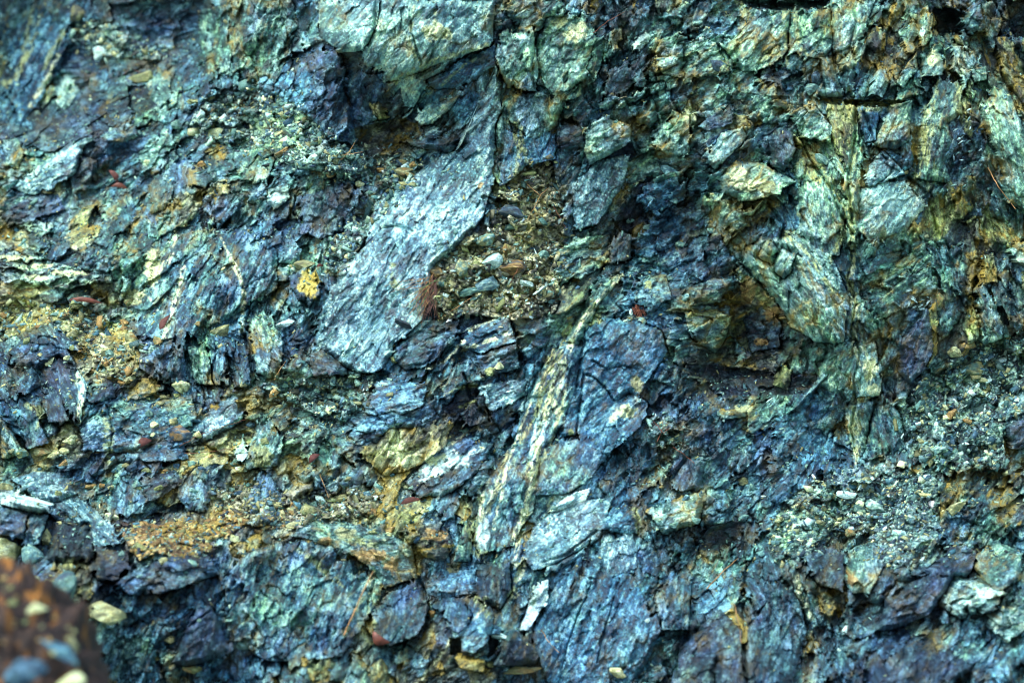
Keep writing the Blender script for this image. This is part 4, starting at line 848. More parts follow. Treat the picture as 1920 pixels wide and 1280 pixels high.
def polyline(pts, a):
    dm = np.full(U[a].shape, 1e9, np.float32)
    uu, vv = WU[a], WV[a]
    for (x1, y1), (x2, y2) in zip(pts[:-1], pts[1:]):
        ex, ey = x2 - x1, y2 - y1
        q = np.clip(((uu - x1) * ex + (vv - y1) * ey) / (ex * ex + ey * ey + 1e-6), 0, 1)
        dm = np.minimum(dm, np.hypot(uu - x1 - q * ex, vv - y1 - q * ey))
    return dm
def parse(line, n):
    f = line.split(); return f[:n], [tuple(map(float, q.split(','))) for q in f[n:]]
OCI, CRI = PALN.index('ochre'), PALN.index('cream')
for line in VEINS.strip().splitlines():
    (pal, w), pts = parse(line, 2); w = float(w) ; A = np.array(pts)
    a = win(A[:, 0].min() - 30, A[:, 0].max() + 30, A[:, 1].min() - 30, A[:, 1].max() + 30)
    dm = polyline(pts, a)
    w2 = w * (.2 + 2.6 * fbm(U[a] / 22, V[a] / 22, 3, 7) ** 1.4)
    m = np.clip((w2 - dm) / (1.5 + .7 * w) + .5, 0, 1) * np.clip((.55 * s2[a] + .45 * fbm(U[a] / 7, V[a] / 7, 3, 6) - .40) * 8, 0, 1) * (.8 if pal != 'ochre' else .65)
    cc = pal_mix(np.full(U[a].shape, PALN.index(pal)), np.clip(.35 + .9 * (s2[a]) , 0, 1))
    COL[a] = COL[a] * (1 - m[..., None]) + cc * m[..., None]; FLK[a] *= 1 - m
for line in SPOTS.strip().splitlines():
    pal, u, v, ru, rv = line.split(); u, v, ru, rv = map(float, (u, v, ru, rv))
    a = win(u - 2 * ru, u + 2 * ru, v - 2 * rv, v + 2 * rv)
    d = np.hypot((WU[a] - u) / ru, (WV[a] - v) / rv) + 1.1 * (fbm(U[a] / 8, V[a] / 8, 3, 5) - .5)
    m = np.clip((1 - d) * 4, 0, 1) * .85
    cc = pal_mix(np.full(U[a].shape, PALN.index(pal)), np.clip(.2 + .8 * s2[a] + .3 * (mid[a] - .5), 0, 1))
    COL[a] = COL[a] * (1 - m[..., None]) + cc * m[..., None]
for line in CRACKS.strip().splitlines():
    (w, dep), pts = parse(line, 2); w = float(w); dep = float(dep) / 100; A = np.array(pts)
    a = win(A[:, 0].min() - 20, A[:, 0].max() + 20, A[:, 1].min() - 20, A[:, 1].max() + 20)
    dm = polyline(pts, a) / (.5 + fbm(U[a] / 20, V[a] / 20, 2, 9))
    Y[a] += dep * np.exp(-(dm / w) ** 2)
COL = np.clip(COL, .002, .9)

CO = W(U, V, Y).astype(np.float32)
jit = 1.0
FOL = np.stack([AL * M + ID % 37 * 1.7, AC * M + ID % 23 * 1.1, Y], -1).astype(np.float32)
RGBA = np.concatenate([COL, FLK[..., None]], -1).astype(np.float32)
nvv, nuu = U.shape
FID = ID[:-1, :-1]
def patch(mask, name, skirt=0.0, mat=ROCK):
    jj, ii = np.nonzero(mask)
    k = jj * nuu + ii
    q = np.stack([k, k + nuu, k + nuu + 1, k + 1], -1)
    vid, inv = np.unique(q.ravel(), return_inverse=True); q = inv.reshape(-1, 4)
    co = CO.reshape(-1, 3)[vid]; col = RGBA.reshape(-1, 4)[vid]; fol = FOL.reshape(-1, 3)[vid]
    if skirt:
        e = np.concatenate([q[:, [0, 1]], q[:, [1, 2]], q[:, [2, 3]], q[:, [3, 0]]])
        key = np.minimum(e[:, 0], e[:, 1]).astype(np.int64) * len(vid) + np.maximum(e[:, 0], e[:, 1])
        _, first, cnt = np.unique(key, return_index=True, return_counts=True)
        b = e[first[cnt == 1]]
        bv = np.unique(b); m = np.full(len(vid), -1); m[bv] = len(vid) + np.arange(len(bv))
        back = co[bv].copy()
        c = co.mean(0)
        back = back + (c - back) * .12; back[:, 1] = np.maximum(co[bv][:, 1] + .02, c[1] + skirt)
        co = np.concatenate([co, back]); col = np.concatenate([col, col[bv]])
        f2 = fol[bv].copy(); f2[:, 2] += skirt; fol = np.concatenate([fol, f2])
        wall = np.stack([b[:, 1], b[:, 0], m[b[:, 0]], m[b[:, 1]]], -1)
        q = np.concatenate([q, wall])
    return mesh_obj(name, co, quads=q, col=col, fol=fol, mat=mat)
thing_ids = np.array(sorted(THINGS))
rest = ~np.isin(FID, thing_ids)
cliff = patch(rest, "rock_face"); tag(cliff, "weathered green and blue schist bank", kind="structure")
CAT = {'rock_slab': 'rock slab', 'boulder': 'boulder'}
GROUPS = {}
for pid in thing_ids:
    kind, label = THINGS[pid]
    mask = FID == pid
    if mask.sum() < 12: print("hidden block", kind, label); continue
    o = patch(mask, kind, .16)
    cat = 'boulder' if 'boulder' in kind else 'slab' if 'slab' in kind or 'plate' in kind else 'rock'
    # put the origin at the block's foot
    me = o.data; n = len(me.vertices); c = np.empty(n * 3, np.float32); me.vertices.foreach_get("co", c); c = c.reshape(-1, 3)
    org = np.array([c[:, 0].mean(), c[:, 1].mean(), c[:, 2].min()], np.float32)
    me.vertices.foreach_set("co", (c - org).ravel()); o.location = org.tolist(); me.update()
    o['kind'] = 'thing'
    tag(o, label, cat, {'boulder': 'boulders set in the bank', 'slab': 'slabs of the bank', 'rock': 'blocks jointed into the bank'}[cat])

# ------------------------------------------------------------------ ground in front of the bank
def simple_grid(name, x0, x1, y0, y1, n, z, amp, pal, kind):
    xs = np.linspace(x0, x1, n); ys = np.linspace(y0, y1, n); X, Yg = np.meshgrid(xs, ys)
    Z = z + amp * (fbm(X * 1.3, Yg * 1.3, 4, 201) - .5)
    t = np.clip(.2 + 1.1 * (fbm(X * 2.1, Yg * 2.1, 5, 203) - .3), 0, 1)
    c = pal_mix(np.full(X.shape, PALN.index(pal)), t)
    co = np.stack([X, Yg, Z], -1).reshape(-1, 3)
    j, i = np.meshgrid(np.arange(n - 1), np.arange(n - 1), indexing='ij'); k = (j * n + i).ravel()
    q = np.stack([k, k + 1, k + n + 1, k + n], -1)
    col = np.concatenate([c.reshape(-1, 3), np.zeros((n * n, 1))], -1)
    return tag(mesh_obj(name, co, quads=q, col=col, fol=co, mat=CHIP), kind=kind)
simple_grid("ground", -40, 40, -45, 6, 260, .33, .12, 'brown', "structure")

# ------------------------------------------------------------------ loose stones
import bmesh
def ico(n):
    b = bmesh.new(); bmesh.ops.create_icosphere(b, subdivisions=n, radius=1); b.verts.ensure_lookup_table()
    v = np.array([x.co[:] for x in b.verts]); f = np.array([[x.index for x in y.verts] for y in b.faces]); b.free(); return v, f
ICO3, ICO2, ICO5 = ico(4), ico(3), ico(6)
YS = Y.copy()
def ysurf(u, v, r=3):
    j = int(np.clip(np.searchsorted(VA, v), 1, len(VA) - 2)); i = int(np.clip(np.searchsorted(UA, u), 1, len(UA) - 2))
    k = max(1, int(r / STEP))
    return float(np.median(YS[max(0, j - k):j + k + 1, max(0, i - k):i + k + 1]))
def stone_shape(seed, base, cuts=11, sharp=.60):
    r = np.random.default_rng(seed); p = base.copy()
    for q in range(cuts):
        n = r.normal(size=3); n /= np.linalg.norm(n); d = r.uniform(sharp - .2, sharp + .1)
        ex = np.maximum(0, p @ n - d); p -= ex[:, None] * n
    p /= np.abs(p).max(0)
    a = p * 2.2 + seed % 97
    n = fbm(a[:, 0] + a[:, 2] * .7, a[:, 1] - a[:, 2] * .6, 4, seed % 50) - .5
    n2 = fbm(a[:, 0] * 4 + a[:, 2] * 3, a[:, 1] * 5 - a[:, 2] * 2, 3, seed % 50 + 3) - .5
    return p * (1 + .28 * n + .10 * n2)[:, None]
def stone(name, u, v, w, h, ang, pal, seed, lift=.30, spot=None, base=None, depth=.8, y=None):
    """w, h in picture units; ang anticlockwise in degrees"""
    bv, bf = base or (ICO3 if max(w, h) > 22 else ICO2)
    p = stone_shape(seed, bv)
    yy = ysurf(u, v, min(w, h) * .4) if y is None else y
    k = (D + yy) / D / S
    a = w * .5 * k; c = h * .5 * k; b = min(a, c) * depth + .25 * abs(a - c) * depth
    q = p * np.array([a, b, c]); th = math.radians(ang)
    q = np.stack([q[:, 0] * math.cos(th) - q[:, 2] * math.sin(th), q[:, 1], q[:, 0] * math.sin(th) + q[:, 2] * math.cos(th)], -1)
    ctr = W(u, v, yy - b * lift * 2 + b * .35)
    t = np.clip(.5 + 1.5 * (fbm(p[:, 0] * 3 + seed, p[:, 2] * 5 + p[:, 1] * 3, 4, seed % 61) - .5), 0, 1)
    col = pal_mix(np.full(len(p), PALN.index(pal)), t) * np.random.default_rng(seed).uniform(.8, 1.2)
    if spot:
        m = np.clip((fbm(p[:, 0] * 2.2 + seed, p[:, 2] * 2.2 + p[:, 1], 3, 5) - .5) * 9, 0, 1)[:, None] * .8
        col = col * (1 - m) + PLIN[PALN.index(spot), 1] * m
    col = np.clip(np.concatenate([col, np.full((len(p), 1), PFL[PALN.index(pal)] * .4)], -1), .002, .9)
    o = mesh_obj(name, q, tris=bf, col=col, fol=q + seed % 13, mat=CHIP)
    o.location = np.asarray(ctr).ravel().tolist()
    return o
# kind | label | u v w h angle | rock | spots
STONES = """
white_stone|bright white stone on the rubble near the top left edge|190 97 30 22 30|white|
ringed_stone|round dark stone under a tan rim at the upper left|146 24 34 26 10|tan|dark
tan_stone|tan stone with a yellow face capping the black hollow|262 147 42 20 8|tan|ochre
stone|pale green stone above the cream-streaked slope|330 236 18 16 20|pgreen|
stone|cream stone at the head of the pale rubble fan|404 250 24 20 -20|cream|
stone|small cream stone in the crook of the yellow-stained stones|398 236 18 12 -30|tan|
stone|yellowish stone standing by the purple slab upper left|362 190 10 26 80|ochre|cream
stone|pale stone on the slope just above the dry red leaf|275 303 12 10 0|cream|
stone|orange stone wedged above the dry leaf on the far slope|380 310 18 14 20|rust|
stone|flat orange-tan stone along the lower rubble fan|622 326 26 12 15|rust|tan
stone|orange splinter stone high in the rubble fan|530 284 8 26 -60|rust|
tan_stone|largest of the tan stones stacked beside the great slab|757 320 30 17 -10|tan|rust
tan_stone|round tan stone on top of the stack beside the great slab|757 306 17 12 0|tan|rust
tan_stone|pinkish tan stone at the right of the stacked stones|776 309 16 11 -8|rust|tan
tan_stone|yellow stone low in the stack beside the great slab|752 334 24 12 -5|ochre|
tan_stone|flat tan stone low at the right of the stack|771 330 20 9 -20|tan|rust
tan_stone|small cream-yellow stone near the foot of the stack|757 344 17 9 -5|tan|
tan_stone|smallest tan stone at the foot of the stack|774 346 16 9 -10|tan|
tan_stone|lowest yellow pebble beneath the stack|753 353 12 8 0|ochre|tan
tan_stone|lone orange-tan stone left of the stacked stones|713 320 14 9 0|rust|
stone|cream stone below the lone orange-tan stone|676 345 16 12 0|cream|tan
stone|pale flat stone by the left end of the great slab|690 362 18 9 10|pgreen|
white_stone|white speckled stone in the chip scree|921 488 36 27 15|white|pgreen
ochre_stone|largest ochre stone in the chip scree|966 502 48 28 5|rust|purp
ochre_stone|square orange stone above the white speckled stone|951 467 16 20 10|rust|ochre
stone|yellow-green stone at the edge of the chip scree|861 502 27 28 -20|tan|green
stone|blue-grey stone below the white speckled one|917 532 40 22 10|slab|
white_stone|white forked pebble beneath the large ochre stone|985 530 26 11 -15|white|
stone|green stone high in the chip scree|912 452 32 22 20|green|tan
stone|purple-brown slab stone at the top of the chip scree|955 400 46 26 -12|purp|brown
stone|tan stone at the left border of the chip scree|944 352 12 14 70|ochre|tan
stone|flat green stone beneath the purple-brown one|960 424 34 12 15|pgreen|
stone|pale green stone at the right side of the chip scree|1022 478 22 16 20|pgreen|
stone|grey stone resting at the foot of the chip scree|880 545 40 16 10|green|
root_clod|tan earth clod above the grass tuft|815 510 20 28 75|rust|brown
black_flake|sharp black flake sticking out below the grass tuft|757 606 34 12 -28|dark|
yellow_stone|bright yellow stone balanced in the central blue rocks|917 698 21 16 8|ochre|
white_stone|little cream stone beside the bright yellow stone|936 686 15 12 10|cream|
yellow_stone|yellow wedge at the foot of the great slab|737 676 10 14 60|ochre|
tan_stone|cream and ochre stone lodged over the yellow patch|567 497 40 17 3|tan|ochre
white_stone|flat white stone with a dark shadow at the foot of the teal face|533 608 32 14 8|white|
tan_stone|yellow-tan stone leaning on the column row|415 622 38 20 30|tan|ochre
tan_stone|round tan stone on the pebble shelf|246 636 26 22 -10|tan|rust
tan_stone|long yellow-green stone on the pebble shelf|265 648 28 11 -20|tan|green
orange_stone|round orange stone on the pebble shelf|232 604 17 13 0|rust|
orange_stone|small orange stone by the dry leaf on the teal face|296 638 15 14 0|rust|ochre
tan_stone|yellow stone under the long dry leaf|143 573 24 11 0|tan|ochre
orange_stone|yellow-orange stone near the cream-streaked patch|241 567 15 15 40|ochre|rust
orange_stone|small tan pebble above the leaning yellow-tan stone|371 608 10 10 0|rust|tan
cream_stone|cream and yellow block on the ledge|340 728 28 26 0|cream|ochre
red_stone|dark red-brown stone on the ledge|335 814 40 26 12|purp|rust
cream_stone|square cream stone left of the red-brown stone|131 826 25 16 15|cream|ochre
stone|yellow-green stone at the far left edge of the ledge|40 848 24 20 -10|ochre|green
stone|pinkish stone beside the yellow-green ledge stone|80 846 30 18 -15|tan|rust
cream_stone|small cream stone at the end of the red leaf ledge|120 846 20 12 -5|cream|
cream_stone|flat cream stone at the back of the ochre floor|454 880 24 10 -8|cream|white
cream_stone|white cube stone near the dark column|601 937 25 19 -8|white|tan
tan_stone|brown-tan stone left of the white cube stone|552 958 24 16 -5|tan|rust
tan_stone|yellow stone right of the brown-tan one|580 956 26 22 10|tan|ochre
cream_stone|long pale yellow stone beside the white cube stone|637 932 34 14 15|tan|
cream_stone|pale yellow stone below the white cube stone|549 985 32 12 8|tan|cream
orange_stone|small rust stone in front of the black column|167 912 26 8 8|rust|ochre
orange_stone|round rust pebble near the spike rock|192 911 12 9 0|rust|
cream_stone|small flat cream stone by the blue slab end|212 968 26 10 -10|cream|
tan_stone|ochre block stone poking in at the edge|8 912 34 26 0|tan|ochre
tan_stone|upright tan stone between the black rocks|86 1012 24 36 -10|tan|ochre
cream_stone|big blurred cream stone at the near left edge|14 1034 46 46 10|cream|ochre
grey_stone|pale lavender stone next to the big cream one|62 1044 40 36 -20|pale|
cream_stone|cream stone above the brown mound|64 1088 28 22 -10|cream|ochre
cream_stone|pale stone to the right of the cream one above the mound|90 1094 24 18 0|tan|cream
tan_block|big tan block with a notched foot|186 1147 86 38 -2|tan|cream
stone|grey-green boulder behind the big tan block|118 1112 62 56 30|green|purp
white_stone|small pale stone on the dark near ledge|440 1010 18 14 -30|cream|
white_stone|pale green stone in the foreground wall|456 1208 38 18 -10|pgreen|white
stone|cream pebble beside the smooth purple boulder|318 1198 20 14 10|tan|
orange_stone|orange stone under the smooth purple boulder|366 1254 38 14 -8|ochre|rust
orange_stone|round orange pebble stuck beside the round navy boulder|811 1149 13 14 0|rust|
white_stone|long white-green stone in the bottom cleft|935 1190 40 12 -10|white|pgreen
orange_stone|upright orange pebble in the bottom cleft|918 1244 9 16 80|ochre|
tan_stone|long orange and cream stone on the bottom edge|975 1254 66 14 4|tan|rust
tan_stone|cream slab stone near the bottom, right of the middle|1156 1260 32 18 -20|cream|tan
white_stone|white pebble on the purple rock near the bottom|1214 1163 9 8 0|white|
orange_stone|orange stone on the right-hand rock face|1763 564 15 22 -10|ochre|rust
white_stone|cream stone at the head of the right-hand chips|1788 662 22 26 70|tan|cream
tan_stone|pinkish tan stone at the head of the right-hand chips|1818 645 26 14 8|rust|tan
tan_stone|big tan and grey stone among the right-hand chips|1826 688 36 24 -10|tan|green
stone|pink-brown stone among the right-hand chips|1784 776 14 22 -60|rust|
stone|small orange-brown stone below the pink-brown one|1816 788 18 12 -10|rust|
cream_stone|cream pebble above the pink-brown stone|1772 762 10 14 80|cream|
white_stone|tall pale green stone in the near right chips|1643 948 20 34 70|pgreen|white
white_stone|round pale stone in the near right chips|1686 1002 24 20 -10|pgreen|white
stone|grey-green stone above the near right chips|1615 956 26 20 0|green|
white_stone|long white flake resting atop the near right chips|1587 926 30 14 -5|white|
tan_stone|peach stone in the middle of the near right chips|1592 1000 14 22 70|tan|rust
stone|yellow-brown scabby stone at the right of the chips|1790 954 36 18 20|tan|ochre
orange_stone|tiny orange stone on the brown debris|1779 919 12 8 0|ochre|
white_stone|rounded white stone near the top of the pale streaked slab|1347 76 14 9 0|white|
white_stone|white tooth-shaped stone left of the pale streaked slab|1316 74 10 8 0|white|
purple_stone|dark pointed stone under the pale streaked slab|1346 126 30 22 -30|purp|green
stone|small square purple stone at the end of the debris patch|1530 146 15 20 0|purp|
stone|grey-green block at the lower end of the debris patch|1520 168 26 20 0|green|
stone|small blue chock stone near the rounded bright boulder|1252 320 40 18 -20|teal|
stone|thin pale stone leaning by the two-tone boulder|1540 300 26 16 -35|pgreen|
stone|small green stone in the crack above the pale slab|1700 322 10 9 0|tan|
stone|green pebble hanging below the rusty tuft|1204 603 16 20 -10|pgreen|tan
"""
for n, line in enumerate(STONES.strip().splitlines()):
    kind, label, geo, pal, spot = line.split('|'); u, v, w, h, ang = map(float, geo.split())
    o = stone(kind, u, v, w * 1.22, h * 1.22, ang, pal, 300 + n, spot=spot or None, lift=.72)
    tag(o, label, "stone", "loose stones lying on the bank")

CN = {'pgreen': 'pale green', 'green': 'dark green', 'tan': 'tan', 'gravel': 'grey-green', 'teal': 'teal', 'pale': 'pale blue', 'cream': 'cream', 'navy': 'navy', 'white': 'white', 'rust': 'orange', 'ochre': 'ochre', 'purp': 'purple', 'slab': 'light blue', 'scree': 'grey-brown', 'brown': 'brown'}
ORD = ["", "second ", "third ", "fourth ", "fifth ", "sixth ", "seventh ", "eighth ", "ninth ", "tenth ", "eleventh ", "twelfth ", "thirteenth ", "fourteenth ", "fifteenth ", "sixteenth ", "seventeenth ", "eighteenth ", "nineteenth ", "twentieth "]
def name_all(lst, noun, where, cat, group):
    by = {}
    for o, pal, u in lst: by.setdefault(CN[pal], []).append((u, o))
    for cn, q in by.items():
        q.sort(key=lambda x: x[0])
        for i, (u, o) in enumerate(q):
            if len(q) == 1: lb = f"only {cn} {noun} {where}"
            elif i == 0: lb = f"leftmost {cn} {noun} {where}"
            elif i == len(q) - 1: lb = f"rightmost {cn} {noun} {where}"
            else: lb = f"{ORD[i]}{cn} {noun} from the left {where}"
            tag(o, lb, cat, group)

# ---- stones of the scree patches: the larger ones singly, the rest as stuff
def inside(pts, u, v):
    c = False; n = len(pts)
    for q in range(n):
        x1, y1 = pts[q]; x2, y2 = pts[(q + 1) % n]
        if (y1 > v) != (y2 > v) and u < (x2 - x1) * (v - y1) / (y2 - y1) + x1: c = not c
    return c
ZL = ["in the small topmost rubble patch", "in the pale rubble fan", "in the grit beside the great slab",
      "in the chip scree above the grass", "in the ochre floor", "in the pale scree behind the ochre floor", "in the pale near-right chips", "in the chips at the right edge",
      "by the twigs right of the lichen", "in the grit under the columns", "on the tan pebble shelf"]
ZP = {'scree': ['tan', 'scree', 'scree', 'brown', 'gravel', 'white', 'pgreen', 'tan', 'scree', 'ochre'], 'gravel': ['pgreen', 'green', 'tan', 'gravel', 'teal', 'pale', 'cream', 'navy', 'gravel', 'white'], 'rust': ['rust', 'tan', 'ochre', 'cream', 'rust', 'teal', 'gravel', 'navy', 'tan'], 'tan': ['tan', 'rust', 'gravel', 'ochre', 'teal', 'cream']}
ZN = [14, 34, 18, 36, 26, 20, 40, 30, 6, 20, 24]
random.seed(77)
def pick(pts):
    xs = [p[0] for p in pts]; ys = [p[1] for p in pts]
    while True:
        u = random.uniform(min(xs), max(xs)); v = random.uniform(min(ys), max(ys))
        if inside(pts, u, v): return u, v
def area(pts):
    return abs(sum(pts[q][0] * pts[(q + 1) % len(pts)][1] - pts[(q + 1) % len(pts)][0] * pts[q][1] for q in range(len(pts)))) / 2
print("scree patches", len(GRAVEL), [g_[1] for g_ in GRAVEL])
for zi, (pts, pal) in enumerate(GRAVEL):
    if zi >= len(ZL): break
    zone = []
    for k in range(ZN[zi]):
        u, v = pick(pts); w = random.uniform(9, 20) * (1.0 if pal != 'rust' else .9)
        flat = .45 if pal == 'rust' else random.uniform(.45, .9)
        cp = random.choice(ZP[pal])
        o = stone("scree_stone", u, v, w, w * flat, random.uniform(-40, 70) if pal != 'rust' else random.uniform(-10, 15), cp, 1000 + zi * 60 + k, lift=.45)
        zone.append((o, cp, u))
    name_all(zone, "stone", ZL[zi], "stone", "stones " + ZL[zi])
random.seed(31)
LEDGE = [((20, 260), (560, 700), 22, "in the hollow below the cream streaks"), ((20, 460), (845, 935), 30, "on the ledge behind the ochre floor"), ((230, 640), (720, 830), 26, "on the ledge of the red leaf"),
         ((640, 800), (880, 1010), 18, "below the white-patched slab"), ((60, 420), (1030, 1260), 16, "on the near left wall"), ((1240, 1420), (860, 1060), 12, "between teal slab and pale chips"), ((1180, 1340), (300, 620), 14, "on the broken shelves right of centre")]
for zi, ((u0, u1), (v0, v1), cnt, where) in enumerate(LEDGE):
    zone = []
    for k in range(cnt):
        u, v = random.uniform(u0, u1), random.uniform(v0, v1); w = random.uniform(10, 24)
        cp = random.choice(['tan', 'cream', 'rust', 'ochre', 'tan', 'teal', 'pgreen', 'navy'] if zi < 4 else ['pgreen', 'teal', 'green', 'tan', 'pale'])
        o = stone("loose_stone", u, v, w, w * random.uniform(.45, .85), random.uniform(-25, 35), cp, 3000 + zi * 60 + k, lift=.55); zone.append((o, cp, u))
    name_all(zone, "loose stone", where, "stone", "loose stones " + where)

def chips(name, items, label_kind="stuff"):
    """items: u v length width angle palette"""
    n = len(items); it = np.array([x[:5] for x in items]); pl = np.array([PALN.index(x[5]) for x in items])
    r = np.random.default_rng(9)
    cube = np.array([[x, y, z] for x in (-1, 1) for y in (-1, 1) for z in (-1, 1)], float)
    c = np.repeat(cube[None], n, 0) * r.uniform(.35, 1.1, (n, 8, 3))
    yy = np.array([ysurf(a, b, 2) for a, b in it[:, :2]])
    k = (D + yy) / D / S
    size = np.stack([it[:, 2] * .5 * k, it[:, 3] * .22 * k, it[:, 3] * .5 * k], -1)
    c *= size[:, None, :]
    # lean, then turn within the face
    al = r.normal(-.5, .45, n); ca_, sa_ = np.cos(al)[:, None], np.sin(al)[:, None]
    y2 = c[..., 1] * ca_ - c[..., 2] * sa_; z2 = c[..., 1] * sa_ + c[..., 2] * ca_; c[..., 1] = y2; c[..., 2] = z2
    be = r.normal(0, .5, n); cb, sb = np.cos(be)[:, None], np.sin(be)[:, None]
    x2 = c[..., 0] * cb - c[..., 1] * sb; y2 = c[..., 0] * sb + c[..., 1] * cb; c[..., 0] = x2; c[..., 1] = y2
    th = np.radians(it[:, 4]); ct, st = np.cos(th)[:, None], np.sin(th)[:, None]
    x2 = c[..., 0] * ct - c[..., 2] * st; z2 = c[..., 0] * st + c[..., 2] * ct; c[..., 0] = x2; c[..., 2] = z2
    ctr = W(it[:, 0], it[:, 1], yy - size[:, 1] * .6 - .002)
    co = (c + ctr[:, None, :]).reshape(-1, 3)
    t = np.clip(r.normal(.5, .25, n), 0, 1)
    col = pal_mix(pl, t) * r.uniform(.7, 1.25, (n, 1))
    col = np.repeat(np.concatenate([np.clip(col, .002, .88), np.zeros((n, 1))], -1), 8, 0)
    f = np.array([[0, 1, 3, 2], [4, 6, 7, 5], [0, 4, 5, 1], [2, 3, 7, 6], [0, 2, 6, 4], [1, 5, 7, 3]])
    q = (f[None] + (np.arange(n) * 8)[:, None, None]).reshape(-1, 4)
    return mesh_obj(name, co, quads=q, col=col, fol=co, mat=CHIP)
items = []
for zi, (pts, pal) in enumerate(GRAVEL):
    n = int(area(pts) / (30 if pal != 'rust' else 28))
    for k in range(n):
        u, v = pick(pts); u += random.gauss(0, 11); v += random.gauss(0, 7); s = min(22, random.lognormvariate(1.55, .55))
        items.append((u, v, s * random.uniform(1, 1.9), s * random.uniform(.5, .9), random.gauss(20, 45), random.choice(ZP[pal])))
# debris held on every ledge that faces the sky
gy = np.gradient(Y0 + 0 * Y, axis=0)
Yb = Y[::3, ::3]
def box(a, k):
    c = np.cumsum(np.pad(a, ((k, k), (0, 0)), mode='edge'), 0); a = (c[2 * k:] - c[:-2 * k]) / (2 * k)
    c = np.cumsum(np.pad(a, ((0, 0), (k, k)), mode='edge'), 1); return (c[:, 2 * k:] - c[:, :-2 * k]) / (2 * k)
Yb = box(Yb, 2)
slope = -np.gradient(Yb, axis=0) / (3 * STEP / S)
slope = slope[:Yb.shape[0], :Yb.shape[1]]
UB, VB = UA[::3], VA[::3]
for k in range(34000):
    u = random.uniform(-60, 1980); v = random.uniform(-40, 1320)
    s_ = slope[min(np.searchsorted(VB, v), slope.shape[0] - 1), min(np.searchsorted(UB, u), slope.shape[1] - 1)]
    if s_ < random.uniform(.7, 2.6) or (v > 1050 and random.random() < .75): continue
    left = u + (1280 - v) * .2 < 820
    s = min(11, random.lognormvariate(1.35, .4))
    items.append((u, v, s * random.uniform(1, 2.), s * random.uniform(.5, .9), random.gauss(20, 50),
                  random.choice(['tan', 'gravel', 'gravel', 'teal', 'green', 'tan', 'pgreen'] if left and v > 500 else ['gravel', 'pgreen', 'teal', 'green', 'navy', 'tan'])))
print("chips", len(items))
tag(chips("stone_chips", items), "loose chips of schist strewn over every ledge", None, None, "stuff")

# pale slivers lying singly
def slivers(group, label, pts_list, pal):
    for n, (u, v, L_, w, a) in enumerate(pts_list):
        o = stone("stone_sliver", u, v, L_, w, a, pal, 2000 + n + int(u), base=ICO2, lift=.5)
        tag(o, label if isinstance(label, str) else label[n], "stone sliver", group)
SL = [(1007,478,30,5,-62,"thin white sliver pointing at the green stones of the chip scree"),(1013,543,34,6,35,"long white sliver at the lower right of the chip scree"),
 (876,618,24,6,28,"curved white sliver above the cream-lined blue block"),(1376,897,28,9,35,"bright white sliver lying alone in the lower right half"),
 (1428,931,18,8,5,"short white sliver above the near right chips"),(955,733,14,5,18,"small white sliver on the pale flaky blue block"),
 (1184,587,9,17,0,"pale oval flake beside the rusty tuft"),(1440,752,36,5,38,"slim pale sliver in the shade of the lower ledge"),(1585,1180,22,9,50,"larger white sliver low in the near right"),
 (1574,1218,14,7,-30,"smaller white sliver below the larger one, near right"),(1727,1050,22,8,45,"white sliver beside the dark purple boulder"),(1612,913,14,6,50,"stubby white sliver among the near right chips"),
 (1775,470,14,3,-50,"tiny white sliver on the dark right-hand face"),(722,720,16,6,-10,"white flake on the low blue slab"),(1640,905,14,6,-20,"white sliver at the upper rim of the near right chips"),
 (60,938,84,12,-10,"long cream rim stone on top of the black block"),(1690,820,20,4,55,"pale sliver stuck upright in the right-hand rubble")]
for n, (u, v, L_, w, a, lb) in enumerate(SL):
    tag(stone("stone_sliver", u, v, L_, w, a, 'white', 2000 + n, base=ICO2, lift=.5), lb, "stone sliver", "pale slivers of stone")
random.seed(3); zone = []
for k in range(14):
    u, v = random.gauss(1714, 13), random.gauss(564, 9)
    zone.append((stone("stone_sliver", u, v, random.uniform(7, 15), random.uniform(3, 5), random.uniform(-80, 80), 'white', 2100 + k, base=ICO2, lift=.6), 'white', u))
name_all(zone, "sliver", "in the heap beside the orange stone", "stone sliver", "white slivers heaped on the right-hand face")
zone = []
for k in range(34):
    u, v = random.gauss(1806, 20), random.gauss(275, 38)
    cp = ['pale', 'white', 'teal'][k % 3]
    zone.append((stone("stone_sliver", u, v, random.uniform(10, 18), random.uniform(3, 5), random.gauss(40, 25), cp, 2200 + k, base=ICO2, lift=.6), cp, u))
name_all(zone, "sliver", "in the dark upper-right pocket", "stone sliver", "slivers caught in the dark pocket")

# ------------------------------------------------------------------ the soil mound close to the lens
bv, bf = ICO5
my = -3.5; mk = (D + my) / D / S
n = fbm(bv[:, 0] * 3 + 9, bv[:, 2] * 3 + bv[:, 1] * 2, 5, 31) - .5
n2 = fbm(bv[:, 0] * 14 + 9, bv[:, 2] * 14 + bv[:, 1] * 9, 3, 33) - .5
ct = np.asarray(W(-30., 1500., my)).ravel()
n3 = fbm(bv[:, 0] * 44 + 9, bv[:, 2] * 44 + bv[:, 1] * 31, 3, 35) - .5
co = bv * np.array([262 * mk, .5, 430 * mk]) * (1 + .26 * n + .20 * n2 + .07 * n3)[:, None]
t = np.clip(.4 + 1.6 * n2 + .8 * n + 1.8 * n3, 0, 1)
cc = (lin((24, 17, 14)) * (1 - t[:, None]) + lin((68, 48, 34)) * t[:, None])
m = np.clip((fbm(bv[:, 0] * 20, bv[:, 2] * 26 + bv[:, 1] * 16, 3, 36) - .66) * 14, 0, 1)[:, None]
cc = cc * (1 - m) + lin((170, 112, 36)) * m
mound = mesh_obj("soil_mound", co, tris=bf, col=np.concatenate([cc, np.zeros((len(cc), 1))], -1), fol=co, mat=CHIP)
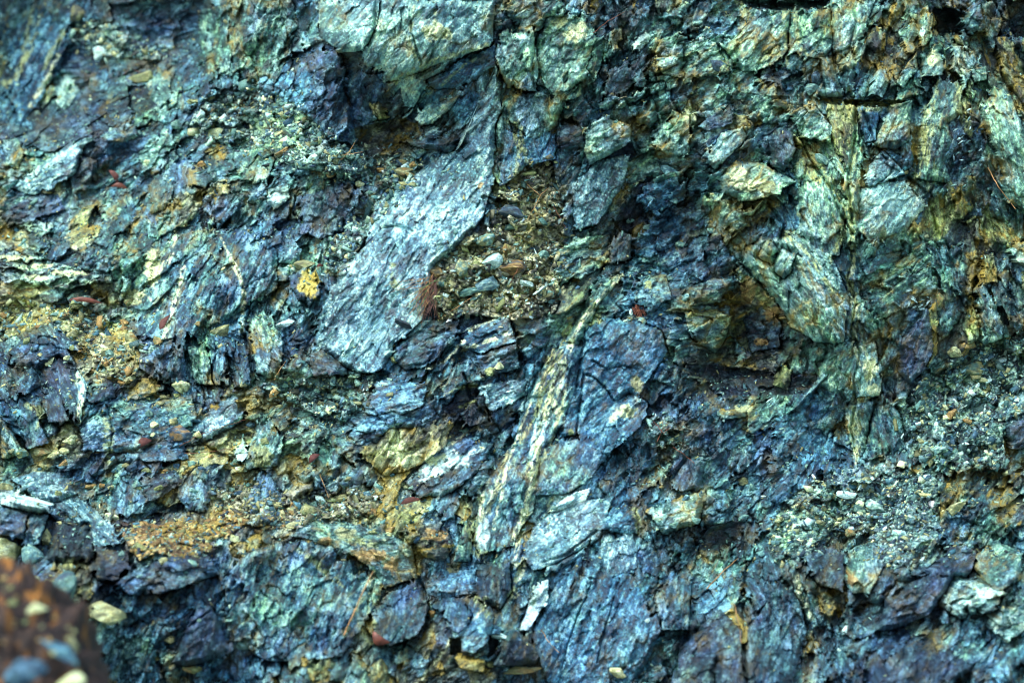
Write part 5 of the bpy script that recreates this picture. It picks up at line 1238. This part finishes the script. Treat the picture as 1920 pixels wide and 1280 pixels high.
mound.location = ct.tolist(); tag(mound, kind="structure")
def mound_y(u, v):
    dx = (u + 30) / 262; dz = (v - 1500) / 430
    return my - .5 * math.sqrt(max(0.0, 1 - dx * dx - dz * dz))
for u, v, w, h, a, pal, lb in [(68,1140,42,26,5,'cream',"blurred cream pebble on the crest of the brown mound"),(136,1204,20,36,25,'tan',"upright tan pebble on the slope of the brown mound"),
  (118,1222,98,28,-25,'blue',"blue slab lying across the brown mound"),(46,1262,92,54,10,'navy',"dark blue stone at the foot of the brown mound"),(132,1276,58,32,5,'cream',"rounded cream stone at the very bottom by the mound"),
  (24,1130,22,14,0,'ochre',"ochre crumb stone near the top of the mound"),(92,1200,14,12,0,'rust',"round orange crumb on the mound above the blue slab"),(6,1082,18,12,0,'rust',"orange crumb at the mound's left brow")]:
    tag(stone("mound_stone", u, v, w, h, a, pal, 2600 + int(u), y=mound_y(u, v), lift=.3), lb, "stone", "stones on the brown mound")
random.seed(8); zone = []
for k in range(26):
    while True:
        u, v = random.uniform(-10, 205), random.uniform(1090, 1278)
        if ((u + 30) / 262) ** 2 + ((v - 1500) / 430) ** 2 < .96: break
    w = random.uniform(6, 13)
    cp = ['ochre', 'rust', 'tan'][k % 3]
    zone.append((stone("mound_crumb", u, v, w, w * .8, 0, cp, 2700 + k, y=mound_y(u, v), base=ICO2, lift=.3), cp, u))
name_all(zone, "crumb", "in the brown mound's soil", "crumb", "crumbs in the mound")

# ------------------------------------------------------------------ dry leaves, stalks, grass
def plain(name, rgb, rough=.6, tr=0):
    m = bpy.data.materials.new(name); m.use_nodes = True; nt = m.node_tree; b = nt.nodes["Principled BSDF"]
    n = nt.nodes.new("ShaderNodeTexNoise"); n.inputs['Scale'].default_value = 60; n.inputs['Detail'].default_value = 4
    tc = nt.nodes.new("ShaderNodeTexCoord"); nt.links.new(tc.outputs['Object'], n.inputs[0])
    r = nt.nodes.new("ShaderNodeValToRGB"); c = lin(rgb)
    r.color_ramp.elements[0].position = .35; r.color_ramp.elements[0].color = (*(c * .55), 1)
    r.color_ramp.elements[1].position = .68; r.color_ramp.elements[1].color = (*np.clip(c * 1.45, 0, 1), 1)
    nt.links.new(n.outputs[0], r.inputs[0]); nt.links.new(r.outputs[0], b.inputs['Base Color']); b.inputs['Roughness'].default_value = rough
    return m
LEAF = plain("dry_leaf_skin", (100, 62, 56), .75); LEAF2 = plain("brown_leaf_skin", (112, 66, 52), .5)
STRAW = plain("straw", (176, 140, 92)); TWIG = plain("twig_bark", (122, 72, 50)); GREEN = plain("green_blade", (92, 140, 84)); ROOT = plain("dead_blade", (104, 78, 70))
def leaf(u, v, L_, w, ang, label, mat=LEAF, bend=.18):
    y = ysurf(u, v, 6) - .022; k = (D + y) / D / S
    n = 14; vs_, qs = [], []
    for i in range(n + 1):
        s = i / n; hw = w * .5 * k * (math.sin(math.pi * min(1, s * 1.02)) ** .75) + .0004
        x = (s - .5) * L_ * k; z = bend * L_ * k * (math.sin(math.pi * s) - .6); y_ = -.012 * math.sin(math.pi * s * 1.3)
        for t_, (a, b) in enumerate(((-1, 0), (0, .0035), (1, 0))):
            vs_.append((x, y_ + b, z + a * hw))
        for t_, (a, b) in enumerate(((-1, 0), (0, .0035), (1, 0))):
            vs_.append((x, y_ + b + .0009, z + a * hw))
    for i in range(n):
        o = i * 6; p = o + 6
        qs += [(o, o + 1, p + 1, p), (o + 1, o + 2, p + 2, p + 1), (o + 3, p + 3, p + 4, o + 4), (o + 4, p + 4, p + 5, o + 5), (o, p, p + 3, o + 3), (o + 2, o + 5, p + 5, p + 2)]
    a = np.array(vs_); th = math.radians(ang)
    a = np.stack([a[:, 0] * math.cos(th) - a[:, 2] * math.sin(th), a[:, 1], a[:, 0] * math.sin(th) + a[:, 2] * math.cos(th)], -1)
    o = mesh_obj("dry_leaf", a, quads=np.array(qs), mat=mat, smooth=True); o.location = np.asarray(W(u, v, y)).ravel().tolist()
    return tag(o, label, "leaf", "dry fallen leaves")
leaf(215, 331, 32, 11, -62, "dry red leaf standing on end on the far slope")
leaf(160, 563, 62, 9, -6, "long thin brown leaf on the tan pebble shelf", LEAF2, .06)
leaf(308, 608, 42, 11, 72, "dry red leaf leaning upright on the cream-veined teal face")
leaf(270, 829, 28, 15, 28, "short broad red leaf on the ledge by the red-brown stone")
leaf(588, 858, 26, 11, 40, "narrow red leaf tip right of the ringed dome")
leaf(768, 940, 50, 10, 18, "curled red leaf under the white-patched slab")
leaf(712, 1197, 38, 18, -35, "pinkish broad leaf below the round navy boulder", LEAF2, -.2)
leaf(600, 498, 14, 6, 5, "tiny rust leaf by the square pale cyan block")
leaf(225, 350, 34, 9, -14, "dark brown leaf lying under the upright red leaf", LEAF2)

def tube_bm(paths, seg=5):
    vs_, qs = [], []
    for pts, r0, r1 in paths:
        pts = [np.array(p, float) for p in pts]; base = len(vs_); m_ = len(pts)
        for i, p in enumerate(pts):
            d = pts[min(i + 1, m_ - 1)] - pts[max(i - 1, 0)]; d /= np.linalg.norm(d) + 1e-9
            a = np.cross(d, (0, 1, .13)); a /= np.linalg.norm(a) + 1e-9; b = np.cross(d, a); r = r0 + (r1 - r0) * i / (m_ - 1)
            for q in range(seg):
                g_ = 2 * math.pi * q / seg; vs_.append(p + r * (math.cos(g_) * a + math.sin(g_) * b))
        for i in range(m_ - 1):
            for q in range(seg):
                o = base + i * seg; qs.append((o + q, o + (q + 1) % seg, o + seg + (q + 1) % seg, o + seg + q))
    return np.array(vs_), np.array(qs)
def stalk(pts, r, label, mat=STRAW, name="dry_stalk", lift=.03):
    y = min(ysurf(u, v, 6) for u, v in pts) - lift
    q = []
    for (u1, v1), (u2, v2) in zip(pts[:-1], pts[1:]):
        for s in np.linspace(0, 1, 6)[:-1]: q.append((u1 + (u2 - u1) * s + random.gauss(0, .5), v1 + (v2 - v1) * s + random.gauss(0, .5)))
    q.append(pts[-1])
    P3 = [np.asarray(W(float(u), float(v), y + .01 * math.sin(i))).ravel() for i, (u, v) in enumerate(q)]
    o0 = P3[0]; co, f = tube_bm([([p - o0 for p in P3], r, r * .5)])
    o = mesh_obj(name, co, quads=f, mat=mat, smooth=True); o.location = o0.tolist()
    return tag(o, label, "stalk", "dry stalks and twigs on the bank")
TW = [([(1852,314),(1872,350),(1904,392)], .0026, "orange twig leaning on the smooth green slab at the right", STRAW),
 ([(1112,62),(1140,40),(1172,22)], .0016, "thin reddish twig at the upper edge above the purple blocks", TWIG),
 ([(640,300),(655,285),(668,262)], .0016, "straw stalk in the brown recess by the overhang", STRAW), ([(640,292),(680,285)], .0014, "flat-lying straw in the brown recess by the overhang", STRAW),
 ([(988,345),(1012,366),(1030,352)], .0016, "bent straw at the top of the chip scree", STRAW), ([(1014,366),(1000,392),(988,412)], .0016, "straw hanging over the purple-brown stone in the chip scree", STRAW),
 ([(1036,385),(1050,408),(1062,430)], .0014, "rusty twig right of the chip scree", TWIG),
 ([(1325,1103),(1352,1074),(1384,1046)], .0024, "long tan stalk below the eye-shaped hollow", STRAW), ([(1376,1130),(1384,1165),(1390,1204)], .0018, "upright pinkish stalk beside the ribbed slab", STRAW),
 ([(1262,838),(1280,850),(1302,868)], .0018, "pink twig above the purple block", TWIG), ([(600,888),(608,910),(616,932)], .0018, "straw stalk crossing the dark column", STRAW),
 ([(515,712),(524,694),(536,676)], .0018, "short straw leaning on the leaning green plate", STRAW), ([(832,592),(852,580),(884,558)], .0018, "straw lying from the grass tuft to the chip scree", STRAW),
 ([(958,530),(966,512),(976,498)], .0014, "rusty twig across the large ochre stone", TWIG), ([(336,836),(380,812),(420,800),(462,786)], .0011, "fine red rootlet trailing over the ledge", TWIG),
 ([(345,850),(400,846),(440,838)], .0011, "short red rootlet in front of the ringed dome", TWIG), ([(1225,790),(1245,812),(1258,800)], .0016, "forked rusty twig right of the lichen patch", TWIG),
 ([(1232,828),(1244,800),(1240,782)], .0016, "upright rusty twig right of the lichen patch", TWIG), ([(1015,1180),(1030,1205),(1048,1222)], .0018, "tan stalk by the bottom pyramid", STRAW),
 ([(645,1190),(658,1160),(676,1120),(700,1070)], .003, "long pale root line on the huge navy dome", STRAW), ([(230,140),(246,128),(262,136)], .0018, "thin twig over the tan-topped stone", TWIG)]
for pts, r, lb, mt in TW: stalk(pts, r, lb, mt, "dry_stalk" if mt is STRAW else "twig")

random.seed(12)
gy0 = ysurf(812, 540, 8) - .03
root = bpy.data.objects.new("grass_tuft", None); scene.collection.objects.link(root)
gp = np.asarray(W(812., 535., gy0)).ravel(); root.location = gp.tolist()
tag(root, "brown grass tuft with a few green blades drooping over the great slab", "grass tuft")
def blades(n, mat, name, r, spread, L0, L1, gu=(0, 0)):
    paths = []
    for k in range(n):
        u0, v0 = 812 + random.gauss(0, 8), 535 + random.gauss(0, 10)
        a = math.radians(random.gauss(*spread)); L_ = random.uniform(L0, L1); pts = []; wob = random.gauss(0, 3.5); wf = random.uniform(2, 6)
        for i in range(8):
            s = i / 7; u = u0 + math.cos(a) * L_ * s + random.gauss(0, .5); v = v0 - math.sin(a) * L_ * s + 14 * s * s
            y = gy0 - .05 * math.sin(s * 2.4) + random.gauss(0, .003) - .01
            pts.append(np.asarray(W(u + wob * math.sin(s * wf), v, y)).ravel() - gp)
        paths.append((pts, r, r * .25))
    co, f = tube_bm(paths, 4); return mesh_obj(name, co, quads=f, mat=mat, parent=root)
blades(46, ROOT, "dead_blades", .0012, (-112, 13), 26, 64)
blades(30, STRAW, "straw_blades", .0012, (-140, 22), 30, 78)
blades(7, GREEN, "green_blades", .0015, (-142, 10), 50, 76)
r2 = bpy.data.objects.new("rusty_tuft", None); scene.collection.objects.link(r2)
gy1 = ysurf(1196, 585, 6) - .02; g2 = np.asarray(W(1196., 580., gy1)).ravel(); r2.location = g2.tolist()
tag(r2, "small rusty tuft of roots on the ledge between blue blocks", "grass tuft")
paths = []
for k in range(44):
    a = math.radians(random.uniform(-170, -10)); L_ = random.uniform(8, 22)
    paths.append(([np.asarray(W(1196 + random.gauss(0, 5) * (1 - s) + math.cos(a) * L_ * s, 576 + random.gauss(0, 3) * (1 - s) - math.sin(a) * L_ * s + 4 * s * s, gy1 - .02 * s)).ravel() - g2 for s in (0, .33, .66, 1)], .0013, .0005))
co, f = tube_bm(paths, 4); mesh_obj("root_hairs", co, quads=f, mat=TWIG, parent=r2)
